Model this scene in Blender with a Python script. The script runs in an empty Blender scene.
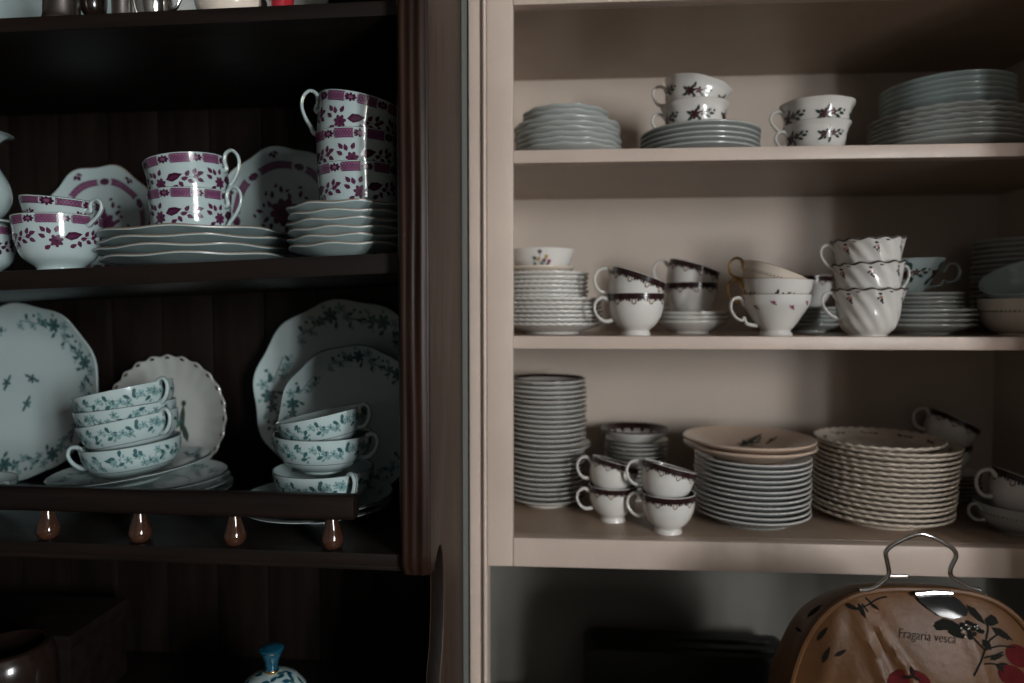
import bpy, math, random
from mathutils import Matrix, Vector
random.seed(7)
PI = math.pi
sc = bpy.context.scene
COL = sc.collection

# ------------------------------------------------------------------ camera, world, light, exposure
YAW, PITCH, F = math.radians(3.7), math.radians(2.47), 683.0
EYE = Vector((0, 0, 1.45))
cam = bpy.data.objects.new('camera', bpy.data.cameras.new('camera'))
COL.objects.link(cam)
cam.location = EYE
cam.rotation_euler = (PI/2 - PITCH, 0, YAW)
cam.data.sensor_width = 36
cam.data.lens = 24
cam.data.clip_start = 0.02
cam.data.dof.use_dof = True
cam.data.dof.focus_distance = 0.75
cam.data.dof.aperture_fstop = 2.4
sc.camera = cam
RC = Matrix.Rotation(YAW, 3, 'Z') @ Matrix.Rotation(PI/2 - PITCH, 3, 'X')

world = bpy.data.worlds.new('world'); sc.world = world
world.use_nodes = True
bg = world.node_tree.nodes['Background']
bg.inputs[0].default_value = (0.75, 0.88, 1.0, 1)
bg.inputs[1].default_value = 1.0

WIN_Y0, WIN_Y1, WIN_Z0, WIN_Z1, WALL_R = -1.80, -1.00, 1.15, 2.10, 1.55
wl = bpy.data.objects.new('window_daylight', bpy.data.lights.new('window_daylight', 'AREA'))
COL.objects.link(wl)
wl.data.shape = 'RECTANGLE'
wl.data.size = WIN_Y1 - WIN_Y0
wl.data.size_y = WIN_Z1 - WIN_Z0
wl.data.energy = 160
wl.data.color = (0.97, 0.99, 1.0)
wl.location = (WALL_R + 0.1, (WIN_Y0 + WIN_Y1)/2, (WIN_Z0 + WIN_Z1)/2)
wl.rotation_euler = (PI/2, 0, PI/2)
sc.view_settings.view_transform = 'Standard'
sc.view_settings.look = 'None'
sc.view_settings.exposure = 0.0
sc.view_settings.gamma = 1.0
sc.view_settings.use_curve_mapping = False

# ------------------------------------------------------------------ measuring helpers
def ray(px, py):
    return RC @ Vector(((px - 512)/F, -(py - 341.5)/F, -1))
def at(px, py, Y):
    d = ray(px, py); return EYE + d*(Y/d.y)
def Wd(px, w, Y):
    return at(px + w/2, 312, Y).x - at(px - w/2, 312, Y).x
def Xat(px, Y): return at(px, 312, Y).x
def Zat(px, py, Y): return at(px, py, Y).z

# ------------------------------------------------------------------ materials
MATS = {}
def mat(name, col, rough=0.5, metal=0.0, var=0.0, scale=30, bump=0.0, coat=0.0, stretch=None, col2=None, spec=0.5, bscale=None):
    m = bpy.data.materials.new(name); m.use_nodes = True
    nt = m.node_tree; b = nt.nodes['Principled BSDF']
    b.inputs['Base Color'].default_value = (*col, 1)
    b.inputs['Roughness'].default_value = rough
    b.inputs['Metallic'].default_value = metal
    b.inputs['Specular IOR Level'].default_value = spec
    b.inputs['Coat Weight'].default_value = coat
    tc = nt.nodes.new('ShaderNodeTexCoord'); mp = nt.nodes.new('ShaderNodeMapping')
    nt.links.new(tc.outputs['Object'], mp.inputs[0])
    if stretch: mp.inputs['Scale'].default_value = stretch
    n = nt.nodes.new('ShaderNodeTexNoise'); n.inputs['Scale'].default_value = scale
    n.inputs['Detail'].default_value = 6
    nt.links.new(mp.outputs[0], n.inputs['Vector'])
    if var or col2:
        r = nt.nodes.new('ShaderNodeValToRGB')
        c2 = col2 if col2 else tuple(c*(1-var) for c in col)
        r.color_ramp.elements[0].position = 0.35; r.color_ramp.elements[0].color = (*c2, 1)
        r.color_ramp.elements[1].position = 0.65; r.color_ramp.elements[1].color = (*col, 1)
        nt.links.new(n.outputs[0], r.inputs[0]); nt.links.new(r.outputs[0], b.inputs['Base Color'])
    if bump:
        src = n
        if bscale:
            src = nt.nodes.new('ShaderNodeTexNoise'); src.inputs['Scale'].default_value = bscale
            nt.links.new(mp.outputs[0], src.inputs['Vector'])
        bp = nt.nodes.new('ShaderNodeBump'); bp.inputs['Strength'].default_value = bump
        bp.inputs['Distance'].default_value = 0.002
        nt.links.new(src.outputs[0], bp.inputs['Height']); nt.links.new(bp.outputs[0], b.inputs['Normal'])
    MATS[name] = m
    return m
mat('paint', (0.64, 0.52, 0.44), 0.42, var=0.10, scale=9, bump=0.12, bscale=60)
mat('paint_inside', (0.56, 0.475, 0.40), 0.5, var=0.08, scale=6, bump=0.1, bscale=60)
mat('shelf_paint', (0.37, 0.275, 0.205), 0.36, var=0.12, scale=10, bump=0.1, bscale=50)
mat('niche_grey', (0.20, 0.195, 0.17), 0.6, var=0.1, scale=8)
mat('wall_green', (0.135, 0.145, 0.130), 0.6, var=0.08, scale=5)
mat('room_wall', (0.11, 0.10, 0.09), 0.8, var=0.06, scale=3)
mat('floor_wood', (0.12, 0.07, 0.04), 0.5, var=0.5, scale=6, stretch=(8, 1, 1))
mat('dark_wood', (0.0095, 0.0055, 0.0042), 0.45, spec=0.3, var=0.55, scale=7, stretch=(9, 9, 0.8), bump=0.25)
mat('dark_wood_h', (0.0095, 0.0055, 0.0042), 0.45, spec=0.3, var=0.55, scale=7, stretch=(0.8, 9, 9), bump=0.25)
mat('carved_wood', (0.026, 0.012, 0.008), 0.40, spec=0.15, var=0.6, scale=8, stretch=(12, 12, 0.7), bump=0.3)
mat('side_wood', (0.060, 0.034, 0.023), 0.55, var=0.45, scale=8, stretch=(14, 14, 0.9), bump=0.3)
mat('knob_wood', (0.050, 0.021, 0.012), 0.12, var=0.4, scale=20, coat=0.8)
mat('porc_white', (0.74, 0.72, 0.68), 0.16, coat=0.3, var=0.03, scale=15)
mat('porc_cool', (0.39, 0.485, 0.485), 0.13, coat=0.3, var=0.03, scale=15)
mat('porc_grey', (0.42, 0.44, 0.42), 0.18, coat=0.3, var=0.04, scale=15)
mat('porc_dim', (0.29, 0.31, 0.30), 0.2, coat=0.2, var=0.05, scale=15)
mat('porc_cream', (0.72, 0.63, 0.53), 0.2, coat=0.2, var=0.04, scale=15)
mat('porc_peach', (0.66, 0.50, 0.39), 0.22, coat=0.2, var=0.05, scale=15)
mat('dark_brown', (0.030, 0.012, 0.012), 0.2, var=0.3, scale=60)
mat('rose_pink', (0.42, 0.20, 0.17), 0.25, var=0.2, scale=60)
mat('purple', (0.090, 0.019, 0.060), 0.22, var=0.35, scale=120)
mat('purple_dark', (0.055, 0.008, 0.033), 0.22, var=0.35, scale=120)
mat('purple_light', (0.19, 0.075, 0.15), 0.22, var=0.25, scale=150)
mat('teal_print', (0.045, 0.125, 0.13), 0.2, var=0.4, scale=120)
mat('teal_light', (0.20, 0.33, 0.33), 0.2, var=0.3, scale=120)
mat('leaf_dark', (0.035, 0.06, 0.045), 0.25, var=0.3, scale=80)
mat('posy_red', (0.060, 0.020, 0.022), 0.25, var=0.4, scale=90)
mat('pansy', (0.08, 0.02, 0.12), 0.25)
mat('yellow', (0.55, 0.38, 0.06), 0.25)
mat('magenta', (0.35, 0.04, 0.14), 0.25)
mat('gold', (0.62, 0.40, 0.16), 0.22, metal=1.0)
mat('line_grey', (0.05, 0.055, 0.05), 0.2)
mat('gilt_line', (0.22, 0.17, 0.13), 0.25)
mat('chrome', (0.72, 0.72, 0.70), 0.12, metal=1.0)
mat('pewter', (0.42, 0.38, 0.36), 0.28, metal=1.0, var=0.3, scale=25)
mat('black_plastic', (0.012, 0.011, 0.010), 0.5, var=0.2, scale=20)
mat('bag_cloth', (0.125, 0.055, 0.019), 0.50, spec=0.35, var=0.35, scale=14, bump=0.3, bscale=120)
mat('bag_ink', (0.010, 0.010, 0.008), 0.85, spec=0.1)
mat('berry', (0.085, 0.006, 0.007), 0.75, spec=0.1, var=0.3, scale=60)
mat('blue_glaze', (0.008, 0.085, 0.14), 0.1, coat=0.5, var=0.4, scale=60)
mat('bronze', (0.014, 0.008, 0.006), 0.2, coat=0.4, var=0.3, scale=12)
mat('red_glass', (0.35, 0.02, 0.03), 0.1, coat=0.4)

# ------------------------------------------------------------------ mesh helpers
class MB:
    def __init__(s): s.v, s.f, s.m, s.mats = [], [], [], []
    def mi(s, name):
        if name not in s.mats: s.mats.append(name)
        return s.mats.index(name)
    def add(s, verts, faces, m):
        k = len(s.v); s.v += [tuple(p) for p in verts]
        i = s.mi(m)
        for f in faces: s.f.append(tuple(k + j for j in f)); s.m.append(i)
    def box(s, a, b, m):
        x0, y0, z0 = a; x1, y1, z1 = b
        v = [(x0,y0,z0),(x1,y0,z0),(x1,y1,z0),(x0,y1,z0),(x0,y0,z1),(x1,y0,z1),(x1,y1,z1),(x0,y1,z1)]
        s.add(v, [(3,2,1,0),(4,5,6,7),(0,1,5,4),(1,2,6,5),(2,3,7,6),(3,0,4,7)], m)
    def prism(s, pts, axis, a, b, m):
        # pts 2D polygon (counter-clockwise or not), extruded along axis from a to b
        def P(p, t):
            if axis == 'x': return (t, p[0], p[1])
            if axis == 'y': return (p[0], t, p[1])
            return (p[0], p[1], t)
        n = len(pts)
        v = [P(p, a) for p in pts] + [P(p, b) for p in pts]
        f = [tuple(range(n))[::-1], tuple(range(n, 2*n))] + [(i, (i+1) % n, n+(i+1) % n, n+i) for i in range(n)]
        s.add(v, f, m)
    def recolor(s, start, m):
        i = s.mi(m)
        for k in range(start, len(s.m)): s.m[k] = i
    def tube(s, pts, rad, m, sides=8, flat=1.0, up=Vector((0, 1, 0)), cap=True):
        n = len(pts); pts = [Vector(p) for p in pts]
        rings = []
        for i, p in enumerate(pts):
            t = (pts[min(i+1, n-1)] - pts[max(i-1, 0)]).normalized()
            b = up - t*up.dot(t)
            if b.length < 1e-5: b = Vector((1, 0, 0)) - t*t.x
            b.normalize(); c = t.cross(b)
            r = rad(i/(n-1)) if callable(rad) else rad
            rings.append([p + (b*math.cos(a)*flat + c*math.sin(a))*r for a in [2*PI*k/sides for k in range(sides)]])
        v = [q for r in rings for q in r]
        f = [(i*sides+k, i*sides+(k+1) % sides, (i+1)*sides+(k+1) % sides, (i+1)*sides+k) for i in range(n-1) for k in range(sides)]
        if cap: f += [tuple(range(sides))[::-1], tuple(range((n-1)*sides, n*sides))]
        s.add(v, f, m)
    def build(s, name, smooth=True, bevel=0.0, flip=True):
        me = bpy.data.meshes.new(name)
        me.from_pydata(s.v, [], s.f)
        for n in s.mats: me.materials.append(MATS[n])
        me.polygons.foreach_set('material_index', s.m)
        me.update()
        if flip:
            import bmesh
            bm = bmesh.new(); bm.from_mesh(me)
            bmesh.ops.recalc_face_normals(bm, faces=bm.faces)
            if bevel:
                es = [e for e in bm.edges if len(e.link_faces) == 2 and e.calc_face_angle(0) > 0.6]
                bmesh.ops.bevel(bm, geom=es, offset=bevel, segments=2, affect='EDGES', profile=0.6)
            bm.to_mesh(me); bm.free()
        if smooth:
            me.polygons.foreach_set('use_smooth', [True]*len(me.polygons))
            me.set_sharp_from_angle(angle=math.radians(40))
        return me

def obj(name, me, parent=None):
    o = bpy.data.objects.new(name, me); COL.objects.link(o)
    if parent: o.parent = parent
    return o
def tag(o, label, cat=None, group=None):
    o['label'] = label
    if cat: o['category'] = cat
    if group: o['group'] = group
    return o
def empty(name, label=None, cat=None, loc=(0, 0, 0)):
    o = obj(name, None); o.location = loc; o.empty_display_size = 0.05
    if label: tag(o, label, cat)
    return o
def boxobj(name, a, b, m, parent=None, bevel=0.0015, kind=None):
    mb = MB(); mb.box(a, b, m)
    o = obj(name, mb.build(name, bevel=bevel), parent)
    if kind: o['kind'] = kind
    return o

def cr(pts, n):
    """Catmull-Rom through pts, n samples per span"""
    P = [Vector(p) for p in pts]; out = []
    for i in range(len(P)-1):
        a = P[max(i-1, 0)]; b = P[i]; c = P[i+1]; d = P[min(i+2, len(P)-1)]
        for k in range(n):
            t = k/n
            out.append(0.5*((2*b) + (c-a)*t + (2*a-5*b+4*c-d)*t*t + (3*b-a-3*c+d)*t**3))
    out.append(P[-1]); return out

class Dish:
    """A turned vessel. outer = foot to rim (r, z); inner = rim to centre."""
    def __init__(s, outer, inner, seg=48, mod=None, body='porc_white', rimmat=None, rimlow=False):
        s.o, s.i, s.seg, s.mod = outer, inner, seg, mod or (lambda t, r, z: (r, z))
        s.mb = MB(); s.body = body
        s.H = outer[-1][1]; s.R = max(p[0] for p in outer)
        prof = [(0.0, outer[0][1] + 0.0015), (outer[0][0]*0.8, outer[0][1] + 0.0015)] + list(outer) + list(inner)
        no = 2 + len(outer)
        mb = s.mb; verts = []; faces = []; fm = []
        for (r, z) in prof[1:-1]:
            for k in range(seg):
                t = 2*PI*k/seg; rr, zz = s.mod(t, r, z)
                verts.append((rr*math.cos(t), rr*math.sin(t), zz))
        n = len(prof) - 2
        for i in range(n-1):
            # i -> prof[i+1], prof[i+2]
            isrim = rimmat and (no - 1 + (1 if rimlow else 0) <= i + 1 <= no + (1 if rimlow else 0))
            for k in range(seg):
                faces.append((i*seg+k, i*seg+(k+1) % seg, (i+1)*seg+(k+1) % seg, (i+1)*seg+k)); fm.append(rimmat if isrim else body)
        b0 = len(verts); verts.append((0, 0, s.mod(0, 0, prof[0][1])[1])); verts.append((0, 0, s.mod(0, 0, prof[-1][1])[1]))
        for k in range(seg):
            faces.append((b0, (k+1) % seg, k)); fm.append(body)
            faces.append((b0+1, (n-1)*seg+k, (n-1)*seg+(k+1) % seg)); fm.append(body)
        mb.v = verts; mb.f = faces; mb.m = [mb.mi(x) for x in fm]
    # decals
    def out_r(s, z):
        o = s.o
        for a, b in zip(o, o[1:]):
            if a[1] <= z <= b[1] and b[1] > a[1]:
                return a[0] + (b[0]-a[0])*(z-a[1])/(b[1]-a[1])
        return o[-1][0] if z > o[-1][1] else o[0][0]
    def in_z(s, r):
        i = s.i
        for a, b in zip(i, i[1:]):
            if b[0] <= r <= a[0] and a[0] > b[0]:
                return a[1] + (b[1]-a[1])*(a[0]-r)/(a[0]-b[0])
        return i[-1][1]
    def P_out(s, t, z, eps=0.0004):
        r = s.out_r(z); rr, zz = s.mod(t, r, z); rr += eps
        return (rr*math.cos(t), rr*math.sin(t), zz)
    def P_face(s, x, y, eps=0.0004):
        r = min(math.hypot(x, y), s.R*.975); t = math.atan2(y, x); z = s.in_z(r); rr, zz = s.mod(t, r, z)
        return (rr*math.cos(t), rr*math.sin(t), zz + eps)
    def poly_out(s, t0, z0, pts, m, eps=0.0004):
        """fan polygon on the outside: pts around (0,0) in metres"""
        rr = max(s.out_r(z0), 0.01)
        zm = s.H - 0.0006
        v = [s.P_out(t0, z0, eps)] + [s.P_out(t0 + x/rr, min(z0 + y, zm), eps) for x, y in pts]
        n = len(pts); s.mb.add(v, [(0, 1+k, 1+(k+1) % n) for k in range(n)], m)
    def band_out(s, z0, z1, m, t0=0, t1=2*PI, eps=0.0003, edge=None):
        n = max(4, int(s.seg*(t1-t0)/(2*PI)+.5)*2); nz = 3
        v = []
        for k in range(n+1):
            t = t0 + (t1-t0)*k/n
            zz0 = z0 + (edge(t) if edge else 0)
            for j in range(nz+1): v.append(s.P_out(t, zz0 + (z1-zz0)*j/nz, eps))
        w = nz+1
        s.mb.add(v, [(k*w+j, (k+1)*w+j, (k+1)*w+j+1, k*w+j+1) for k in range(n) for j in range(nz)], m)
    def band_in(s, r0, r1, m, eps=0.0003, t0=0, t1=2*PI, edge=None):
        n = max(6, int(s.seg*2*(t1-t0)/(2*PI))); nz = 3; v = []
        for k in range(n+1):
            t = t0 + (t1-t0)*k/n
            ra = r0 + (edge(t) if edge else 0)
            for j in range(nz+1):
                r = ra + (r1-ra)*j/nz
                z = s.in_z(r); rr, zz = s.mod(t, r, z)
                v.append(((rr-eps*0.7)*math.cos(t), (rr-eps*0.7)*math.sin(t), zz + eps))
        w = nz+1
        s.mb.add(v, [(k*w+j, k*w+j+1, (k+1)*w+j+1, (k+1)*w+j) for k in range(n) for j in range(nz)], m)
    def poly_face(s, x0, y0, pts, m, eps=0.0005):
        v = [s.P_face(x0, y0, eps)] + [s.P_face(x0+x, y0+y, eps) for x, y in pts]
        n = len(pts); s.mb.add(v, [(0, 1+k, 1+(k+1) % n) for k in range(n)], m)

# 2-D motif pieces -> lists of (polygon, material)
def ell(cx, cy, a, b, rot=0, n=9):
    c, s_ = math.cos(rot), math.sin(rot)
    return [(cx + a*math.cos(2*PI*k/n)*c - b*math.sin(2*PI*k/n)*s_, cy + a*math.cos(2*PI*k/n)*s_ + b*math.sin(2*PI*k/n)*c) for k in range(n)]
def leaf(cx, cy, L, w, rot):
    c, s_ = math.cos(rot), math.sin(rot)
    base = [(-L, 0), (-L*.4, w), (L*.3, w*.8), (L, 0), (L*.3, -w*.8), (-L*.4, -w)]
    return [(cx + x*c - y*s_, cy + x*s_ + y*c) for x, y in base]
def flower(cx, cy, R, m, mc, n=5, rot=0.3):
    out = []
    for k in range(n):
        a = rot + 2*PI*k/n
        out.append((ell(cx + math.cos(a)*R*.6, cy + math.sin(a)*R*.6, R*.45, R*.3, a), m))
    out.append((ell(cx, cy, R*.28, R*.28), mc)); return out
def stem(x0, y0, x1, y1, w, m):
    dx, dy = x1-x0, y1-y0; L = math.hypot(dx, dy) or 1; nx, ny = -dy/L*w, dx/L*w
    return ([(x0+nx, y0+ny), (x1+nx, y1+ny), (x1-nx, y1-ny), (x0-nx, y0-ny)], m)
def cen(poly):
    return sum(p[0] for p in poly)/len(poly), sum(p[1] for p in poly)/len(poly)
def print_out(d, t0, z0, motif, sc_=1.0):
    r = max(d.out_r(z0), .01)
    for i, (poly, m) in enumerate(motif):
        cx, cy = cen(poly)
        d.poly_out(t0 + cx*sc_/r, z0 + cy*sc_, [((x-cx)*sc_, (y-cy)*sc_) for x, y in poly], m, 0.00035 + 0.00003*(i % 6))
def print_face(d, x0, y0, motif, rot=0, sc_=1.0):
    c, s_ = math.cos(rot), math.sin(rot)
    for i, (poly, m) in enumerate(motif):
        q = [(x*c - y*s_, x*s_ + y*c) for x, y in poly]
        cx, cy = cen(q)
        d.poly_face(x0 + cx*sc_, y0 + cy*sc_, [((x-cx)*sc_, (y-cy)*sc_) for x, y in q], m, 0.0004 + 0.00004*(i % 6))

# ------------------------------------------------------------------ proto library
class Kind:
    """a vessel kind: body mesh, optional handle mesh, profile for nesting"""
    def __init__(s, name, dish, part=None, handle=None, smoothseg=True):
        s.name, s.dish = name, dish
        s.me = dish.mb.build(name, flip=False)
        s.hm = handle
        s.H, s.R = dish.H, dish.R
        s.pts = dish.o

def cup_profile(ctrl, t=0.0022, n=4):
    o = [(p[0], p[1]) for p in cr([(a, b, 0) for a, b in ctrl], n)]
    z_in0 = ctrl[0][1] + 0.006
    R, H = o[-1]
    inner = [(R - t*0.25, H + 0.0006), (R - t*0.8, H)]
    for r, z in reversed(o[:-1]):
        if z > z_in0 + 0.004 and r - t > 0.004: inner.append((r - t, z))
    r_last = inner[-1][0]
    inner += [(r_last*0.75, z_in0 + 0.0012), (r_last*0.4, z_in0 + 0.0002), (0, z_in0)]
    return o, inner

def handle_mesh(name, pts, rad, m, m2=None, flat=1.3):
    mb = MB()
    c = cr([(p[0], 0, p[1]) for p in pts], 5)
    r = rad if callable(rad) else (lambda t: rad*(1.25 - 0.5*math.sin(PI*t)))
    mb.tube(c, r, m, sides=10, flat=flat)
    if m2:
        mb.tube([p*1.0 + Vector((0, 0, 0)) for p in c[2:-2]], lambda t: r(t)*1.03, m2, sides=10, flat=flat*0.35, cap=False)
    return mb.build(name, flip=True)

KN = {}
# --- brown-banded teacup on a spread foot
def brown_motif():
    L = []
    for k in range(4):
        x = (-1.5+k)*0.0052
        L.append((ell(x, 0.0005, 0.0018, 0.0026), 'dark_brown'))
    return L
def brown_print(d, band=0.0082):
    H = d.H
    d.band_out(H-band, H-0.0003, 'dark_brown')
    d.band_in(d.i[1][0]-0.0002 if False else d.out_r(H-band*0.8)-0.0026, d.i[1][0]-0.0001, 'dark_brown') if False else None
    N = 10
    for k in range(N):
        t = 2*PI*k/N
        print_out(d, t, H-band-0.0012, [(ell(-.006, 0, .0016, .0022), 'dark_brown'), (ell(-.0095, .0006, .0014, .0018), 'dark_brown'), (ell(.006, 0, .0016, .0022), 'dark_brown'),
                  (ell(.0095, .0006, .0014, .0018), 'dark_brown'), (ell(0, -.002, .0035, .0042), 'dark_brown'), (ell(0, -.0018, .0024, .003), 'porc_cream'), (ell(0, -.0018, .0013, .0017), 'rose_pink')])
o, i = cup_profile([(0.0205, 0), (0.0195, 0.0045), (0.0185, 0.007), (0.028, 0.0155), (0.0355, 0.030), (0.038, 0.044), (0.039, 0.058)])
d = Dish(o, i, body='porc_white'); brown_print(d)
# inside band
def inside_band(d, m, z0, z1):
    nz = 2; n = d.seg; v = []
    for k in range(n):
        t = 2*PI*k/n
        for j in range(nz+1):
            z = z0 + (z1-z0)*j/nz; r = d.out_r(z) - 0.0022 - 0.0004
            rr, zz = d.mod(t, r, z); v.append((rr*math.cos(t), rr*math.sin(t), zz))
    w = nz+1
    d.mb.add(v, [(k*w+j, k*w+j+1, ((k+1) % n)*w+j+1, ((k+1) % n)*w+j) for k in range(n) for j in range(nz)], m)
inside_band(d, 'dark_brown', d.H-0.008, d.H-0.0008)
ear = [(0.0375, 0.047), (0.047, 0.0525), (0.0565, 0.047), (0.0585, 0.036), (0.053, 0.025), (0.044, 0.0195), (0.0335, 0.021)]
KN['brown'] = Kind('teacup', d, handle=handle_mesh('handle', ear, 0.0026, 'porc_white'))

# --- purple Indian-flower cup, bowl, tall straight sides
def purple_print(d, zflow, N=3, band0=0.010, scale=1.0):
    H = d.H; zb0, zb1 = H-band0, H-0.0012
    per = 2*PI/(2*N)
    for k in range(2*N):
        t = k*per
        d.band_out(zb0, zb1, 'purple_light', t+per*0.24, t+per*0.80)
        d.band_out(zb0, zb0+0.0008, 'purple', t+per*0.22, t+per*0.82, eps=0.0005)
        d.band_out(zb1-0.0008, zb1, 'purple', t+per*0.22, t+per*0.82, eps=0.0005)
        r = d.out_r(zb0)
        for q in range(6):
            tt = t + per*(0.27 + 0.09*q)
            print_out(d, tt, (zb0+zb1)/2, [stem(-.0022, -.003, .0022, .003, .0003, 'purple'), stem(-.0022, .003, .0022, -.003, .0003, 'purple')])
        for q in (0.20, 0.84):
            print_out(d, t+per*q, (zb0+zb1)/2, [stem(0, -.004, 0, .004, .0003, 'purple'), stem(.0012, -.004, .0012, .004, .0003, 'purple')])
        print_out(d, t, (zb0+zb1)/2, [(ell(0, 0, .0062, .0034), 'purple')] + [(ell(.0052*math.cos(a), .0032*math.sin(a), .0018, .0014, a), 'purple_dark') for a in [PI/4*j for j in range(8)]] + [(ell(0, 0, .0026, .0018), 'purple_light')])
    for k in range(N):
        t = 2*PI*k/N + 0.12
        m = []
        m += flower(-.012, -.004, .0062, 'purple', 'purple_dark', 7)
        m += [(leaf(.003, .0015, .0085, .0042, 0.25), 'purple_dark'), (leaf(.0025, .001, .0055, .0018, 0.25), 'purple')]
        for (x, y, a) in [(-.018, .006, 1.9), (-.011, .0075, 1.2), (.013, -.001, .3), (.016, .004, 1.0), (.0185, -.004, -.4), (.009, -.0065, -1.1), (.003, -.0085, .5), (.024, .001, .4), (.023, .006, 1.2), (.028, .004, .3), (.0275, -.003, -.5), (-.02, -.010, .6), (-.024, .001, 2.6), (-.023, .0075, 2.2)]:
            m.append((leaf(x, y, .0036, .0022, a), 'purple'))
        m += [stem(-.012, -.004, .012, 0, .00035, 'purple'), stem(.012, 0, .027, .001, .00035, 'purple')]
        print_out(d, t, zflow, m, scale)
o, i = cup_profile([(0.027, 0), (0.0265, 0.003), (0.038, 0.007), (0.0448, 0.016), (0.0466, 0.032), (0.0474, 0.048), (0.0487, 0.060)])
d = Dish(o, i, body='porc_cool', rimmat='gold'); purple_print(d, 0.0300, N=4, band0=.0118, scale=1.2)
scroll = [(0.0455, 0.037), (0.052, 0.0385), (0.051, 0.047), (0.0545, 0.0555), (0.063, 0.0575), (0.0695, 0.0505), (0.0695, 0.040), (0.063, 0.0285), (0.055, 0.0205), (0.050, 0.0145), (0.042, 0.0135)]
KN['purple'] = Kind('teacup', d, handle=handle_mesh('handle', [(x, z*1.12) for x, z in scroll], 0.0027, 'porc_cool', 'gold'))
o, i = cup_profile([(0.0285, 0), (0.026, 0.004), (0.029, 0.0085), (0.041, 0.019), (0.0475, 0.037), (0.0495, 0.055), (0.0505, 0.070)])
d = Dish(o, i, body='porc_cool', rimmat='gold'); purple_print(d, 0.041, N=4, band0=.0118, scale=1.25)
KN['purple_bowl'] = Kind('porcelain_bowl', d)
o, i = cup_profile([(0.022, 0), (0.021, 0.003), (0.030, 0.008), (0.036, 0.020), (0.039, 0.034)])
d = Dish(o, i, body='porc_cool', rimmat='gold'); purple_print(d, 0.016, band0=0.008, scale=.6)
KN['purple_small'] = Kind('teacup', d, handle=handle_mesh('handle', [(x*0.80, z*0.62) for x, z in scroll], 0.0023, 'porc_cool', 'gold'))

# --- wide shallow teacup, sea-green sprigs
def sprig(seed, m1='teal_print', m2='teal_light'):
    rnd = random.Random(seed); L = []
    x = 0
    for k in range(5):
        x = (k-2)*0.0042 + rnd.uniform(-.001, .001); y = rnd.uniform(-.0042, .0042)
        L.append(stem((k-2)*0.0042, 0, x, y, .0002, m1))
        if rnd.random() < .5: L += flower(x, y, .0026, m2, m1, 5, rnd.random()*3)
        else: L.append((leaf(x, y, .0026, .0013, rnd.random()*6), m1))
        L.append((leaf(x + .002, y - .002, .0017, .0009, rnd.random()*6), m2))
    L.append(stem(-.0095, 0, .0095, 0, .00022, m1))
    return L
def teal_print_cup(d):
    H = d.H
    for k in range(15):
        print_out(d, 2*PI*k/15, H-0.0125 + 0.0018*math.sin(k*2.1), sprig(k), 1.75)
    d.band_out(H*0.36, H*0.36+0.0007, 'line_grey', eps=0.0004)
o, i = cup_profile([(0.0225, 0), (0.0215, 0.002), (0.0305, 0.005), (0.0435, 0.0125), (0.0525, 0.024), (0.056, 0.035), (0.0575, 0.0455)])
d = Dish(o, i, seg=56, body='porc_cool', rimmat='line_grey'); teal_print_cup(d)
hk = [(0.0545, 0.0385), (0.0585, 0.0465), (0.0665, 0.0475), (0.0705, 0.040), (0.067, 0.029), (0.0575, 0.0205), (0.0455, 0.0205)]
KN['teal'] = Kind('teacup', d, handle=handle_mesh('handle', hk, 0.0029, 'porc_cool', 'line_grey', flat=1.5))

# --- posy cups: low, softly lobed bowl with dark roses
def posy(seed=0):
    L = flower(-.003, 0, .005, 'posy_red', 'purple_dark', 6) + flower(.005, .0015, .0036, 'posy_red', 'rose_pink', 5)
    for x, y, a in [(-.009, .002, 2.6), (-.008, -.004, 3.6), (.0015, -.0055, 4.6), (.010, -.002, -.4), (.011, .004, .6), (0, .006, 1.4), (.014, .001, 0)]:
        L.append((leaf(x, y, .0032, .0016, a), 'leaf_dark'))
    L.append((ell(.0165, .004, .0013, .0013), 'posy_red'))
    return L
def lobes(n, a, z0, H):
    return lambda t, r, z: (r*(1 + a*max(0, (z-z0)/(H-z0))*math.cos(n*t)), z)
o, i = cup_profile([(0.021, 0), (0.020, 0.003), (0.030, 0.007), (0.0375, 0.018), (0.0395, 0.029), (0.0415, 0.038), (0.0455, 0.045)])
d = Dish(o, i, body='porc_white', rimmat='gold', mod=lobes(8, .015, .01, .045))
for k in range(5): print_out(d, 2*PI*k/5 + PI*.5, 0.025, posy(), 1.3)
ph = [(0.039, 0.030), (0.045, 0.037), (0.054, 0.036), (0.0575, 0.027), (0.052, 0.018), (0.045, 0.0125), (0.035, 0.0135)]
KN['posy'] = Kind('teacup', d, handle=handle_mesh('handle', ph, 0.0022, 'porc_white', 'gold'))

# --- pedestal cup with tiny pink flowers
o, i = cup_profile([(0.0225, 0), (0.0215, 0.003), (0.0195, 0.007), (0.0245, 0.013), (0.034, 0.0275), (0.0425, 0.041), (0.0445, 0.048), (0.0455, 0.056)])
d = Dish(o, i, body='porc_white', rimmat='gold', mod=lobes(10, .006, .008, .056))
for k in range(11):
    L = flower(0, 0, .0028, 'magenta', 'posy_red', 5) + [(leaf(-.003, .001, .002, .001, 2.5), 'leaf_dark'), (leaf(.0025, -.0025, .002, .001, -.8), 'leaf_dark')]
    print_out(d, 2*PI*k/11, 0.045 - 0.006*(k % 2), L, 1.0)
eh = [(0.0435, 0.042), (0.050, 0.0515), (0.060, 0.0495), (0.0625, 0.038), (0.0565, 0.026), (0.0475, 0.0205), (0.044, 0.0245), (0.040, 0.016), (0.026, 0.0135)]
KN['pedestal'] = Kind('teacup', d, handle=handle_mesh('handle', eh, 0.0023, 'porc_white', None))
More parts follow.
